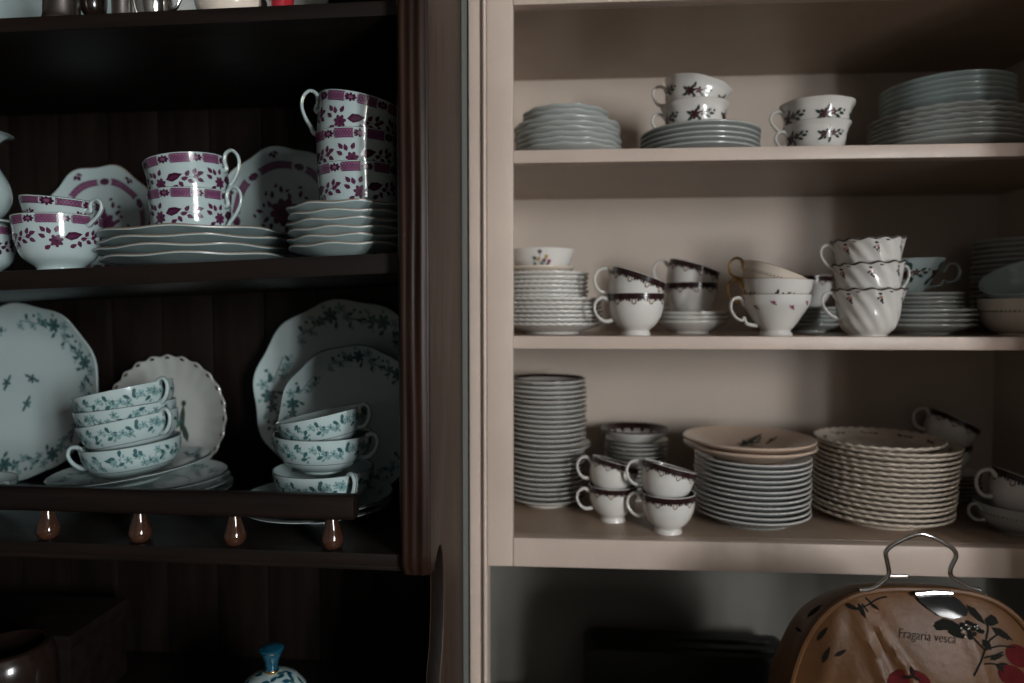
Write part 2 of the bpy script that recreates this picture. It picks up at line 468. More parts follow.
# --- round cup with gilt handle and one posy
o, i = cup_profile([(0.022, 0), (0.021, 0.003), (0.029, 0.006), (0.0385, 0.0155), (0.0435, 0.028), (0.0455, 0.038), (0.047, 0.0445)])
d = Dish(o, i, body='porc_white', rimmat='gold')
for k in range(5): print_out(d, 2*PI*k/5 - 1.15, 0.020, posy(), 1.2)
gh = [(0.044, 0.031), (0.052, 0.042), (0.062, 0.041), (0.066, 0.030), (0.061, 0.018), (0.052, 0.0125), (0.0385, 0.0145)]
KN['gilt'] = Kind('teacup', d, handle=handle_mesh('handle', gh, 0.0022, 'gold', None))
# --- cream cup with a gilt dotted line
o, i = cup_profile([(0.020, 0), (0.019, 0.003), (0.029, 0.006), (0.038, 0.013), (0.043, 0.022), (0.045, 0.030), (0.0465, 0.0355)])
d = Dish(o, i, body='porc_cream', rimmat='gold')
for k in range(60): d.poly_out(2*PI*k/60, 0.024, ell(0, 0, .0009, .0007, n=6), 'dark_brown')
d.band_out(0.0215, 0.0221, 'gold')
gh2 = [(0.043, 0.025), (0.050, 0.036), (0.059, 0.035), (0.063, 0.025), (0.058, 0.0145), (0.050, 0.0105), (0.037, 0.012)]
KN['dotted'] = Kind('teacup', d, handle=handle_mesh('handle', gh2, 0.0022, 'gold', None))
# --- spiral-fluted cup
def swirl_mod(n, a, tw, H):
    def f(t, r, z):
        k = min(1, max(0, z/(H*.18)))
        w = math.cos(n*(t + tw*z))
        w = abs(w)**0.6*(1 if w > 0 else -1)
        return r*(1 + a*k*w), z + (0.0012*math.cos(n*(t + tw*z)) if z > H*.9 else 0)
    return f
o, i = cup_profile([(0.0245, 0), (0.024, 0.002), (0.0265, 0.004), (0.0335, 0.012), (0.0375, 0.026), (0.040, 0.042), (0.043, 0.055), (0.0465, 0.063)])
d = Dish(o, i, seg=96, body='porc_white', rimmat='dark_brown', mod=swirl_mod(14, .022, 16, .063))
for k in range(14):
    L = [(ell(0, .002, .0022, .0016), 'dark_brown'), (ell(.001, -.002, .002, .002), 'rose_pink'), (ell(.002, -.0045, .0012, .0016), 'dark_brown'), (leaf(-.002, -.003, .0017, .001, 1), 'leaf_dark'), (ell(.0028, -.0075, .0009, .0015), 'dark_brown'), (leaf(.0005, -.0058, .0016, .0009, 2), 'leaf_dark')]
    if k % 2: print_out(d, 2*PI*k/14 + .15, 0.054, L, 1.25)
    else: print_out(d, 2*PI*k/14, 0.058, [(ell(0, 0, .003, .001), 'dark_brown')], 1.0)
d.band_out(.0612, .0628, 'dark_brown')
sh = [(0.041, 0.049), (0.049, 0.0585), (0.0585, 0.056), (0.0605, 0.045), (0.055, 0.034), (0.047, 0.0265), (0.036, 0.0215)]
KN['swirl'] = Kind('teacup', d, handle=handle_mesh('handle', sh, 0.0023, 'porc_white', None))
# --- flared ornate cup
o, i = cup_profile([(0.019, 0), (0.0165, 0.003), (0.018, 0.0065), (0.0255, 0.016), (0.034, 0.031), (0.0405, 0.043), (0.0465, 0.0525)])
d = Dish(o, i, body='porc_cool', rimmat='gold', mod=lobes(10, .02, .008, .0525))
for k in range(5): print_out(d, 2*PI*k/5+.6, 0.032, posy() + [(leaf(-.010, -.007, .005, .003, 1), 'leaf_dark'), (ell(-.002, .008, .004, .0035), 'teal_print')], 1.35)
oh = [(0.037, 0.037), (0.046, 0.0395), (0.0505, 0.0355), (0.057, 0.0445), (0.067, 0.0445), (0.0715, 0.034), (0.066, 0.0235), (0.056, 0.0205), (0.049, 0.0235), (0.044, 0.0165), (0.024, 0.0145)]
KN['ornate'] = Kind('teacup', d, handle=handle_mesh('handle', oh, 0.0021, 'porc_cool', 'gold'))
# --- pansy cup
o, i = cup_profile([(0.022, 0), (0.021, 0.002), (0.029, 0.005), (0.036, 0.014), (0.040, 0.024), (0.0425, 0.033)])
d = Dish(o, i, body='porc_white')
L = []
for x, y, m in [(-.002, .0125, 'pansy'), (.006, .006, 'yellow'), (-.009, .004, 'teal_print'), (.0035, .001, 'pansy'), (-.004, .003, 'yellow'), (.010, .000, 'magenta')]:
    L += [stem(x*.4, -.009, x, y, .0004, 'leaf_dark')] + flower(x, y, .003, m, 'yellow' if m == 'pansy' else 'pansy', 5)
for k in range(9): L.append((leaf(-.012 + .003*k, -.006 + .003*math.sin(k*2.0), .0042, .0012, 1.1 + .9*math.sin(k*1.7)), 'leaf_dark'))
print_out(d, -PI*.5, 0.0165, L, .95)
KN['pansy'] = Kind('tea_bowl', d)
# --- bowls at the right end of the middle shelf
o, i = cup_profile([(0.038, 0), (0.037, 0.003), (0.046, 0.007), (0.056, 0.020), (0.060, 0.036), (0.062, 0.050)])
d = Dish(o, i, body='porc_cream')
for k in range(70): d.poly_out(2*PI*k/70, 0.034, ell(0, 0, .0013, .0008, n=6), 'dark_brown')
d.band_out(0.0325, 0.0329, 'dark_brown')
KN['dotted_bowl'] = Kind('soup_bowl', d)
o, i = cup_profile([(0.021, 0), (0.020, 0.003), (0.031, 0.0065), (0.044, 0.017), (0.0505, 0.030), (0.0545, 0.040)])
d = Dish(o, i, body='porc_cool')
for k in range(6):
    print_out(d, 2*PI*k/6, 0.025, [(leaf(-.008, 0, .007, .004, .5), 'leaf_dark'), (leaf(.006, .003, .007, .0045, -.4), 'teal_print'), (ell(0, -.004, .0045, .004), 'teal_print'), (leaf(.013, -.003, .005, .002, -1), 'leaf_dark')], 1.0)
KN['leafy_cup'] = Kind('teacup', d)
# wide low cup with dotted line and loop handle (right end of lowest shelf)
o, i = cup_profile([(0.026, 0), (0.025, 0.003), (0.034, 0.006), (0.047, 0.015), (0.053, 0.028), (0.0555, 0.040)])
d = Dish(o, i, body='porc_grey')
for k in range(64): d.poly_out(2*PI*k/64, 0.028, ell(0, 0, .0013, .0008, n=6), 'dark_brown')
lh = [(0.053, 0.031), (0.061, 0.0395), (0.070, 0.036), (0.071, 0.026), (0.063, 0.0175), (0.050, 0.016)]
KN['low_cup'] = Kind('teacup', d, handle=handle_mesh('handle', lh, 0.0023, 'porc_grey'))

# ------------------------------------------------------------------ plates
def plate_profile(R, rise, fr, t=0.0026, fh=0.0028, curve=1.3, lipr=0.0, edge=0.0030):
    o = [(fr-0.0016, 0), (fr, 0), (fr+0.0012, fh)]
    n = 7
    for k in range(1, n+1):
        u = k/n
        o.append((fr + 0.0012 + (R-fr-0.0012)*u, fh + (rise-fh)*u**curve + (lipr*math.sin(PI*u) if lipr else 0)))
    i = [(R + 0.0005, rise + edge*0.35), (R + 0.0004, rise + edge*0.7), (R - 0.0010, rise + edge)]
    for r, z in reversed(o[2:-1]): i.append((r - 0.0006, z + t))
    i += [(fr*0.9, fh + t*0.75), (fr*0.5, fh + t*0.7), (0, fh + t*0.7)]
    return o, i
def scallop(n, a, R, az=0.0, sharp=0.0):
    def f(t, r, z):
        k = max(0, (r/R - 0.45)/0.55)**2
        w = math.cos(n*t)
        if sharp: w = w - sharp*(abs(math.sin(n*t/2))) + sharp*.6
        return r*(1 + a*k*w), z + az*k*math.cos(n*t)
    return f
def plate(name, R, rise, fr, body, rim=None, mod=None, seg=56, curve=1.3, fh=0.0028, t=0.0026, deco=None, edge=0.0030):
    o, i = plate_profile(R, rise, fr, t, fh, curve, edge=edge)
    d = Dish(o, i, seg=seg, body=body, rimmat=rim, mod=mod, rimlow=True)
    if deco: deco(d)
    return Kind(name, d)

# ------------------------------------------------------------------ placing
def place(kind, label, cat, P, rz=0.0, tilt=0.0, tx=0.0, scale=1.0, group=None, name=None, basis=None):
    """P = world position of the vessel's foot centre; tilt about the depth axis (falls to the right when positive)"""
    k = KN[kind] if isinstance(kind, str) else kind
    o = obj(name or k.name, k.me)
    R = Matrix.Rotation(tilt, 4, 'Y') @ Matrix.Rotation(tx, 4, 'X') @ Matrix.Rotation(rz, 4, 'Z')
    o.matrix_basis = Matrix.Translation(P) @ (basis or Matrix()) @ R @ Matrix.Scale(scale, 4)
    tag(o, label, cat, group)
    if k.hm:
        obj('handle', k.hm, o)
    return o

ORD = ['topmost', 'second', 'third', 'fourth', 'fifth', 'sixth', 'seventh', 'eighth', 'ninth', 'tenth', 'eleventh', 'twelfth', 'thirteenth', 'fourteenth',
       'fifteenth', 'sixteenth', 'seventeenth', 'eighteenth', 'nineteenth', 'twentieth', 'twenty-first', 'twenty-second', 'twenty-third', 'twenty-fourth', 'twenty-fifth', 'twenty-sixth', 'twenty-seventh']
def stack(items, X, Y, z, desc, cat, group, jit=0.0012, rndtilt=0.006, slope=0.0):
    """items bottom to top: (Kind, dz to the next, dx, dy, tilt). Returns z of the top"""
    n = len(items); rnd = random.Random(hash(desc) % 1000 if False else len(desc)*7+n)
    for q, (k, dz, dx, dy, tl) in enumerate(items):
        r = n - 1 - q
        word = ORD[r] + (' %s in ' % cat if r == 0 else ' %s from the top of ' % cat)
        if r == n - 1: word = 'bottom %s of ' % cat
        place(k, word + desc, cat, Vector((X + dx + rnd.uniform(-jit, jit), Y + dy + rnd.uniform(-jit, jit), z)), rz=rnd.uniform(0, 6.28),
              tilt=tl + (rnd.uniform(-rndtilt, rndtilt) if q else 0), group=group)
        z += dz
    return z

def settle(lk, lM, uk, uR, dx, dy, us=1.0, ls=1.0):
    """lowest height (along lower cup's axis) at which upper cup, rotated uR, rests in lower cup without cutting into it"""
    lo, li = lk.dish.o, lk.dish.i
    ring = [(r*us, z*us, 2*PI*k/24) for r, z in uk.dish.o[::2] for k in range(24)]
    pts = [uR @ Vector((r*math.cos(t), r*math.sin(t), z)) for r, z, t in ring]
    H = lk.H*ls
    def inner(z):
        best = None
        for a, b in zip(li, li[1:]):
            if b[1] <= z <= a[1] and a[1] > b[1]:
                return b[0] + (a[0]-b[0])*(z-b[1])/(a[1]-b[1])
        return 0.0 if z < li[-1][1] else li[1][0]
    h = 0.001
    while h < 0.15:
        ok = True
        for p in pts:
            z = (p.z + h)/ls
            if z > lk.H + 0.001: continue
            r = math.hypot(p.x + dx, p.y + dy)/ls
            if r > inner(z) - 0.0006 and r < lk.R + 0.004: ok = False; break
        if ok: return h
        h += 0.0008
    return h
def R3(tilt=0, tx=0, rz=0):
    return Matrix.Rotation(tilt, 3, 'Y') @ Matrix.Rotation(tx, 3, 'X') @ Matrix.Rotation(rz, 3, 'Z')
def cups(P, seq, group):
    """seq bottom to top: dict(kind,label,rz,tilt,tx,dx,dy,s). Each rests in the one below."""
    prev = None
    for c in seq:
        k = KN[c['kind']]; t, tx, rz, s_ = c.get('tilt', 0), c.get('tx', 0), c.get('rz', 0), c.get('s', 1.0)
        R = R3(t, tx)
        if prev is None: pos = Vector(P)
        else:
            pk, pR, pp, ps = prev
            dy = c.get('dy', 0)
            rel = pR.inverted() @ R
            cand = [c['dx']] if 'dx' in c else [0.001*q for q in range(-14, 15)]
            h, _, dx = min((settle(pk, None, k, rel, x_, dy, s_, ps), abs(x_), x_) for x_ in cand)
            if 'h' in c: h = max(h, c['h'])
            pos = pp + pR @ Vector((dx, dy, h))
        place(k, c['label'], c.get('cat', 'cup'), pos, rz=rz, tilt=t, tx=tx, scale=s_, group=group)
        prev = (k, R, pos, s_)

# ================================================================== THE ROOM
YF = 0.92                                   # front plane of the painted cupboard
XL = Xat(513, YF); XT = Xat(487, YF); XO = Xat(470, 0.935)
XR = 0.75; YB = YF + 0.298
zT = Zat(513, 150, YF); zM = Zat(513, 336, YF); zB = Zat(513, 538, YF)
tS = 0.0172
zTop = Zat(513, 4.5, YF)                    # underside of the top rail
zBl = Zat(487, 566, YF)                     # underside of bottom rail
WT = 0.77                                   # worktop height

def struct(name, a, b, m): return boxobj(name, a, b, m, kind='structure', bevel=0)
struct('floor', (-2.2, -2.5, -0.05), (WALL_R, 1.35, 0), 'floor_wood')
struct('ceiling', (-2.2, -2.5, 2.55), (WALL_R, 1.35, 2.6), 'room_wall')
struct('wall_left', (-2.25, -2.5, 0), (-2.2, 1.35, 2.55), 'room_wall')
struct('wall_front', (-2.2, -2.55, 0), (WALL_R, -2.5, 2.55), 'room_wall')
mb = MB()
for a, b in [((WALL_R, -2.5, 0), (WALL_R+.08, WIN_Y0, 2.55)), ((WALL_R, WIN_Y1, 0), (WALL_R+.08, 1.35, 2.55)), ((WALL_R, WIN_Y0, 0), (WALL_R+.08, WIN_Y1, WIN_Z0)), ((WALL_R, WIN_Y0, WIN_Z1), (WALL_R+.08, WIN_Y1, 2.55))]:
    mb.box(a, b, 'room_wall')
o = obj('wall_right', mb.build('wall_right')); o['kind'] = 'structure'
mb = MB(); ym = (WIN_Y0+WIN_Y1)/2
for a, b in [((WALL_R, WIN_Y0, WIN_Z0), (WALL_R+.05, WIN_Y0+.05, WIN_Z1)), ((WALL_R, WIN_Y1-.05, WIN_Z0), (WALL_R+.05, WIN_Y1, WIN_Z1)), ((WALL_R, ym-.03, WIN_Z0), (WALL_R+.05, ym+.03, WIN_Z1)),
             ((WALL_R, WIN_Y0, WIN_Z0), (WALL_R+.05, WIN_Y1, WIN_Z0+.05)), ((WALL_R, WIN_Y0, WIN_Z1-.05), (WALL_R+.05, WIN_Y1, WIN_Z1))]:
    mb.box(a, b, 'paint')
o = obj('window_1', mb.build('window_1')); o['kind'] = 'structure'
mb = MB()
mb.box((-2.2, 1.095, 0), (XO-0.005, 1.35, 2.55), 'wall_green')
mb.box((XO-0.005, YB+0.02, 0), (XR+0.10, 1.35, 2.55), 'niche_grey')
mb.box((XR+0.10, 0.96, 0), (WALL_R, 1.35, 2.55), 'wall_green')
o = obj('wall_back', mb.build('wall_back')); o['kind'] = 'structure'
# narrow painted strip of wall showing between dresser and cupboard
struct('trim_1', (Xat(462.5, .905), 0.903, 0), (Xat(467.3, .905), 0.909, 2.55), 'wall_green')

# ------------------------------------------------------------------ painted cupboard
cup_root = empty('china_cupboard', 'cream painted open china cupboard with four shelf bays of stacked tableware', 'cupboard', (XL, YF, 0))
def cpart(name, a, b, m, bevel=0.0015):
    o = boxobj(name, a, b, m, None, bevel); o.parent = cup_root
    o.matrix_parent_inverse = Matrix.Translation(cup_root.location).inverted(); return o
cpart('back_panel', (XL-0.04, YB, zBl), (XR+0.02, YB+0.015, 2.35), 'paint_inside', 0)
cpart('side_panel', (XL-0.040, YF+0.02, zBl), (XL-0.022, YB, 2.35), 'paint_inside', 0)
cpart('side_panel', (XR, YF+0.02, zBl), (XR+0.018, YB, 2.35), 'paint_inside', 0)
cpart('face_stile', (XT, YF, zBl), (XL, YF+0.02, 2.35), 'paint', 0.0015)
cpart('face_stile', (XR-0.005, YF, zBl), (XR+0.06, YF+0.02, 2.35), 'paint', 0.002)
cpart('bottom_rail', (XL+0.0006, YF+0.0006, zBl), (XR-0.005, YF+0.02, zB-0.0002), 'paint', 0.001)
cpart('top_rail', (XL+0.0006, YF+0.0006, zTop), (XR-0.005, YF+0.02, 2.35), 'paint', 0.001)
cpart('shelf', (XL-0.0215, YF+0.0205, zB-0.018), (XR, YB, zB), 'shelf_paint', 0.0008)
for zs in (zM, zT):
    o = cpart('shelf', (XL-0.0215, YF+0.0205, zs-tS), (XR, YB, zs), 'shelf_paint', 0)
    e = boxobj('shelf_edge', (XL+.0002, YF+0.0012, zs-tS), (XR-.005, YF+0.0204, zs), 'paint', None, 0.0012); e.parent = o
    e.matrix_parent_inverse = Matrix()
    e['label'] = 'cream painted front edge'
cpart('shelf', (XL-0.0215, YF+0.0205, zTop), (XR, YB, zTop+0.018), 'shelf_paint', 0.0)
cpart('top_panel', (XT, YF, 2.35), (XR+0.06, YB+0.015, 2.37), 'paint', 0)
shade_door = cpart('added_shade_door', (XR+0.045, YF-0.51, zBl+0.003), (XR+0.063, YF-0.002, 2.345), 'paint', 0.002)  # unseen open door, added to shade the right end of the cupboard
hn = boxobj('shade_door_knob', (XR+0.030, YF-0.49, 1.36), (XR+0.0448, YF-0.47, 1.38), 'pewter', None, 0.004); hn.parent = shade_door  # knob belonging to the added door
hn.matrix_parent_inverse = Matrix()
# outer jamb with a rounded bead, running past the niche to the floor
mb = MB()
mb.box((XO, YF+0.006, 0), (XT-0.004, YF+0.035, 2.35), 'paint')
o = obj('outer_jamb', mb.build('outer_jamb', bevel=0.0015), cup_root); o.matrix_parent_inverse = Matrix.Translation(cup_root.location).inverted()
mb = MB()
pr = [(XT-0.0070 + 0.0070*(1-math.cos(a))*0.5, YF+0.006-0.0075*math.sin(a)) for a in [PI*k/10 for k in range(11)]] + [(XT, YF+0.04), (XT-0.0070, YF+0.04)]
mb.prism(pr, 'z', 0, 2.35, 'paint')
o = obj('bead_moulding', mb.build('bead_moulding'), cup_root); o.matrix_parent_inverse = Matrix.Translation(cup_root.location).inverted()
# base unit under the niche
base = empty('base_unit', 'painted base unit under the niche below the china cupboard', 'cabinet', (0.3, YF, 0))
o = boxobj('worktop', (XT, YF-0.34, WT-0.035), (XR+0.06, YB+0.0, WT), 'dark_wood_h', None, 0.003); o.parent = base; o.matrix_parent_inverse = Matrix.Translation(base.location).inverted()
o = boxobj('body', (XT+0.002, YF-0.30, 0.0), (XR+0.06, YB+0.0, WT-0.035), 'paint', None, 0.002); o.parent = base; o.matrix_parent_inverse = Matrix.Translation(base.location).inverted()

# ------------------------------------------------------------------ dark dresser (local frame: x to the right along its front, y into depth)
DA = -math.radians(1.9); DY0 = 0.70
dr = empty('dresser', 'dark stained wooden dresser with moulded stile, plank back and gallery rail', 'dresser', (Xat(428, DY0), DY0, 0))
dr.rotation_euler = (0, 0, DA)
DM = Matrix.Translation(dr.location) @ Matrix.Rotation(DA, 4, 'Z'); DMI = DM.inverted()
def DL(px, py, ly):
    """pixel -> dresser-local point on the plane local y = ly"""
    d = DMI.to_3x3() @ ray(px, py); e = DMI @ EYE
    return e + d*((ly - e.y)/d.y)
DB = 0.325                                   # face of the back planks
xin = DL(397.5, 312, 0.0).x                  # inner edge of the stile
XW = -1.15                                   # left end of the dresser
def dbox(name, a, b, m, bevel=0.0015): return boxobj(name, a, b, m, dr, bevel)
zS1 = DL(200, 8.4, 0.023).z               # top shelf (upper face)
zS2r = DL(390, 252.5, 0.02).z; zS2l = DL(0, 271, 0.02).z
x2r, x2l = DL(390, 252.5, 0.02).x, DL(0, 271, 0.02).x
sl2 = (zS2r - zS2l)/(x2r - x2l)
zS3 = DL(260, 548.4, 0.012).z
def z2(lx): return zS2r + sl2*(lx - x2r)
stE = DL(415, 577, 0.0).z                    # bottom end of the moulded stile
DWT = 0.90
# side panel with the scrolled cut-out
p = DL(443, 566, 0.06)
sd = -0.016
def side_poly():
    zc = stE
    return [(0.006, 2.2), (0.006, zc+0.004), (0.030, zc+0.004), (0.040, zc+0.012), (0.053, zc+0.0165), (0.064, zc+0.013), (0.073, zc+0.0), (0.078, zc-0.02), (0.080, zc-0.04),
            (0.078, zc-0.075), (0.070, zc-0.11), (0.056, zc-0.135), (0.040, DWT+0.02), (0.030, DWT), (DB+0.015, DWT), (DB+0.015, 2.2)]
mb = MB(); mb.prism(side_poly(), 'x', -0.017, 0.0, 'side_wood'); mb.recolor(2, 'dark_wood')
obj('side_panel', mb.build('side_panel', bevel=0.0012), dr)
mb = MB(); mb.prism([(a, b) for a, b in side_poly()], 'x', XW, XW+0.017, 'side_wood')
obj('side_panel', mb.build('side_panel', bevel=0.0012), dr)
# moulded stile: reeded front, gentle waves
def stile(x0, x1, ztop, zbot, name):
    nx, nz = 36, 90; v = []; f = []
    for j in range(nz+1):
        z = zbot + (ztop-zbot)*j/nz
        for i in range(nx+1):
            u = i/nx
            wav = 0.018*math.sin(z*23.0)*math.sin(PI*u)
            g = u + wav
            dep = 0.0013*(0.5+0.5*math.cos(2*PI*g*3.4)) + 0.004*(2*abs(g-0.5))**6
            endr = max(0, 1-(z-zbot)/0.012); side = max(0, abs(u-.5)*2-0.75)/0.25
            dep += 0.006*endr**2
            xx = x0 + (x1-x0)*(0.5+(u-0.5)*(1-0.10*endr**2))
            v.append((xx, -0.002+dep, z))
    w = nx+1
    for j in range(nz):
        for i in range(nx): f.append((j*w+i, j*w+i+1, (j+1)*w+i+1, (j+1)*w+i))
    k = len(v)
    # sides, back, bottom
    L = [(j*w) for j in range(nz+1)]; Rr = [(j*w+nx) for j in range(nz+1)]
    vb = []
    for j in range(nz+1):
        z = zbot + (ztop-zbot)*j/nz
        vb += [(x0, 0.022, z), (x1, 0.022, z)]
    v += vb
    for j in range(nz):
        f.append((L[j], L[j+1], k+2*(j+1), k+2*j)); f.append((Rr[j], k+2*j+1, k+2*(j+1)+1, Rr[j+1]))
        f.append((k+2*j, k+2*(j+1), k+2*(j+1)+1, k+2*j+1))
    f.append(tuple(range(w)) + (k+1, k)); f.append(tuple(range(nz*w, nz*w+w))[::-1] + (k+2*nz, k+2*nz+1))
    mb = MB(); mb.add(v, f, 'carved_wood'); return obj(name, mb.build(name), dr)
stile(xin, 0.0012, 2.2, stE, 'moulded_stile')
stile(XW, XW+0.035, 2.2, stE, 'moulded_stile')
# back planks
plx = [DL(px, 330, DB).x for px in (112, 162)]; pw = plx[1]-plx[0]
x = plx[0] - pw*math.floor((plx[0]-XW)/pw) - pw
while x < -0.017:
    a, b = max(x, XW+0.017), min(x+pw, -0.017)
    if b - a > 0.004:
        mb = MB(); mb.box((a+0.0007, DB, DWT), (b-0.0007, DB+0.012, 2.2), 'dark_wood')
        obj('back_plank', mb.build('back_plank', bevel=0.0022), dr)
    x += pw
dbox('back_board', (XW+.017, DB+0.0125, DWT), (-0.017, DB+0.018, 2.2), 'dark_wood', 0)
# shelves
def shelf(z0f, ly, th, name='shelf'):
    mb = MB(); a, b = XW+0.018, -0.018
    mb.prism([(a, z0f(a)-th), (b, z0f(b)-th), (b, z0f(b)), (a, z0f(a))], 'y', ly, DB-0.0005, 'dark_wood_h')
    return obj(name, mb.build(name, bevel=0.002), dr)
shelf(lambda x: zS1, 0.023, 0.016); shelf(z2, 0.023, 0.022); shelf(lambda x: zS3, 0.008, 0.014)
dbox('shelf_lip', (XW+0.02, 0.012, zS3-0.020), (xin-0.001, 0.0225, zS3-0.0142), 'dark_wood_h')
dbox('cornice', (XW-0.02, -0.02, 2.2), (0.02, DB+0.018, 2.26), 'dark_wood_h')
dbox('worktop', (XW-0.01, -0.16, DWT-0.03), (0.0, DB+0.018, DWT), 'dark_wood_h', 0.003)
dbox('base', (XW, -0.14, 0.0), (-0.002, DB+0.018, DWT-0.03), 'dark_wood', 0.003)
# gallery rail with turned knobs
rx0, rx1 = XW+0.06, DL(357, 505, 0.012).x
zr1 = DL(200, 491.5, 0.006).z; zr0 = DL(200, 515.5, 0.006).z
mb = MB(); mb.prism([(0.000, zr0+0.004), (0.003, zr0), (0.018, zr0), (0.021, zr0+0.004), (0.021, zr1-0.006), (0.016, zr1), (0.005, zr1), (0.000, zr1-0.007)], 'x', rx0, rx1, 'dark_wood_h')
rail = obj('gallery_rail', mb.build('gallery_rail', bevel=0.003), dr)
sp_x = [DL(px, 530, 0.0215).x for px in (48, 142, 234, 332)]
dxs = (sp_x[3]-sp_x[0])/3
kh = zr0 - zS3
kp = [(0.0062, zr0+0.002), (0.0066, zr0-kh*.10), (0.0085, zr0-kh*.35), (0.0118, zr0-kh*.62), (0.0124, zr0-kh*.76), (0.0105, zr0-kh*.92), (0.0075, zS3)]
mbk = MB(); n = 20; kc = cr([(a, b, 0) for a, b in kp], 4); v = []
for q in kc:
    for k in range(n): v.append((q.x*math.cos(2*PI*k/n), q.x*math.sin(2*PI*k/n), q.y))
m_ = len(kc)
mbk.add(v, [(i*n+k, i*n+(k+1) % n, (i+1)*n+(k+1) % n, (i+1)*n+k) for i in range(m_-1) for k in range(n)] + [tuple(range(n)), tuple(range((m_-1)*n, m_*n))[::-1]], 'knob_wood')
kme = mbk.build('turned_knob')
for k in range(-4, 4):
    xk = sp_x[0] + dxs*k
    if xk > rx0:
        o = obj('turned_knob', kme, rail); o.location = (xk, 0.0215, 0)
        o['label'] = 'glossy turned brown wooden knob'

# ================================================================== CUPBOARD: TOP SHELF
def P(px, Y, z): return Vector((Xat(px, Y), Y, z))
pl = {}
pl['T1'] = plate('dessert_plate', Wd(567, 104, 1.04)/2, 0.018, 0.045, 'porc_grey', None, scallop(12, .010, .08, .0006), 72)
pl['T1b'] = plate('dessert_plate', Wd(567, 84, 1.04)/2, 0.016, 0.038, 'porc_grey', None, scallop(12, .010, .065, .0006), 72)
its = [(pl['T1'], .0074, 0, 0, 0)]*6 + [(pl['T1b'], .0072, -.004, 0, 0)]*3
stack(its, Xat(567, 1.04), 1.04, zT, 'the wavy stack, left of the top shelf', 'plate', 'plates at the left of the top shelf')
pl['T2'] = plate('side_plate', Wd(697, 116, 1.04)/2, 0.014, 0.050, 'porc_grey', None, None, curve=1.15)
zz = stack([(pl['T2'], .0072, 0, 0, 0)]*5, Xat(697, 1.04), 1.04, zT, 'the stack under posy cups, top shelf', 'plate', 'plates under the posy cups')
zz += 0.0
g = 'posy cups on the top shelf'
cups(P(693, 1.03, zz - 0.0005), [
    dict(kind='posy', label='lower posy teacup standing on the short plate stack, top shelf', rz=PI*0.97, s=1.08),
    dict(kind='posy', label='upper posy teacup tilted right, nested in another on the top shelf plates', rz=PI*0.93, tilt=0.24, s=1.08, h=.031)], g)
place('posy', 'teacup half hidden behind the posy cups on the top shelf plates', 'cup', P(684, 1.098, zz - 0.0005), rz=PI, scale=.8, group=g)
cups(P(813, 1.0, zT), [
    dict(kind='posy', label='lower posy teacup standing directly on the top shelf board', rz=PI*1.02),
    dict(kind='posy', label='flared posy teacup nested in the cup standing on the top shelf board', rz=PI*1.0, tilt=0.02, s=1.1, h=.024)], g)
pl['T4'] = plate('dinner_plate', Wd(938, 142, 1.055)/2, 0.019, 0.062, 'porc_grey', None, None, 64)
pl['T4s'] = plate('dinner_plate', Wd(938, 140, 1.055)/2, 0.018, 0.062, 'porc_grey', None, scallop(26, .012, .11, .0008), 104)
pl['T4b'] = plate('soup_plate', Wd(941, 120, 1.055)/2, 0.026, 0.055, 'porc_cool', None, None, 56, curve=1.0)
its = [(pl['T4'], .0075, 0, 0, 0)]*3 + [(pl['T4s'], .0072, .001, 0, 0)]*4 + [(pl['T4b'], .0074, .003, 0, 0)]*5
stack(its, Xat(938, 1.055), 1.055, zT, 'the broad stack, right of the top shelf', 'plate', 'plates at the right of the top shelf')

# ================================================================== CUPBOARD: MIDDLE SHELF
pl['M1'] = plate('fluted_plate', Wd(552, 98, 1.04)/2, 0.014, 0.040, 'porc_white', None, scallop(40, .009, .075, .0006), 160)
pl['M1b'] = plate('saucer', Wd(546, 82, 1.04)/2, 0.013, 0.034, 'porc_white', None, scallop(36, .006, .062, .0006), 144)
pl['M1c'] = plate('saucer', Wd(541, 66, 1.04)/2, 0.015, 0.024, 'porc_cream', None, None, 48)
g = 'plates at the left of the middle shelf'
zz = stack([(pl['M1'], .0061, 0, 0, 0)]*7 + [(pl['M1b'], .0066, -.008, 0, 0)]*6, Xat(552, 1.04), 1.04, zM, 'the fluted stack, left of the middle shelf', 'plate', g)
place(pl['M1c'], 'plain cream saucer under the pansy bowl, left of the middle shelf', 'saucer', P(541, 1.04, zz+.0004))
place('pansy', 'small white bowl painted with pansies, on a stack at the left', 'bowl', P(542, 1.04, zz+.0052), rz=0.0, scale=1.15)
g = 'brown-banded teacups'
cups(P(636, .965, zM), [
    dict(kind='brown', label='lower brown-banded cup of the front pair, middle shelf', rz=PI*1.04),
    dict(kind='brown', label='tilted upper brown-banded cup of the front pair, middle shelf', rz=PI*0.98, tilt=.33)], g)
pl['M3'] = plate('saucer', Wd(691, 74, 1.075)/2, 0.017, 0.030, 'porc_white', None, None, 48, curve=1.1)
zz = stack([(pl['M3'], .0066, 0, 0, 0)]*3, Xat(691, 1.075), 1.075, zM, 'the saucers under two shaded cups, middle shelf', 'saucer', 'saucers under brown-banded cups')
cups(P(691, 1.075, zz-.0005), [
    dict(kind='brown', label='lower shaded brown-banded cup standing on saucers, middle shelf', rz=PI*.9),
    dict(kind='brown', label='tilted upper shaded brown-banded cup above the saucers, middle shelf', rz=PI*.95, tilt=.30)], g)
cups(P(776, .968, zM), [
    dict(kind='pedestal', label='footed white cup with tiny pink flowers, bottom of a mixed trio', rz=PI*1.02),
    dict(kind='gilt', label='cup with gilt handle and one posy, middle of a mixed trio', rz=PI*.98, tilt=.03, h=.032),
    dict(kind='dotted', label='cream cup with gilt handle tilted on top of a mixed trio', rz=PI*.94, tilt=.36)], 'mixed cup trio')
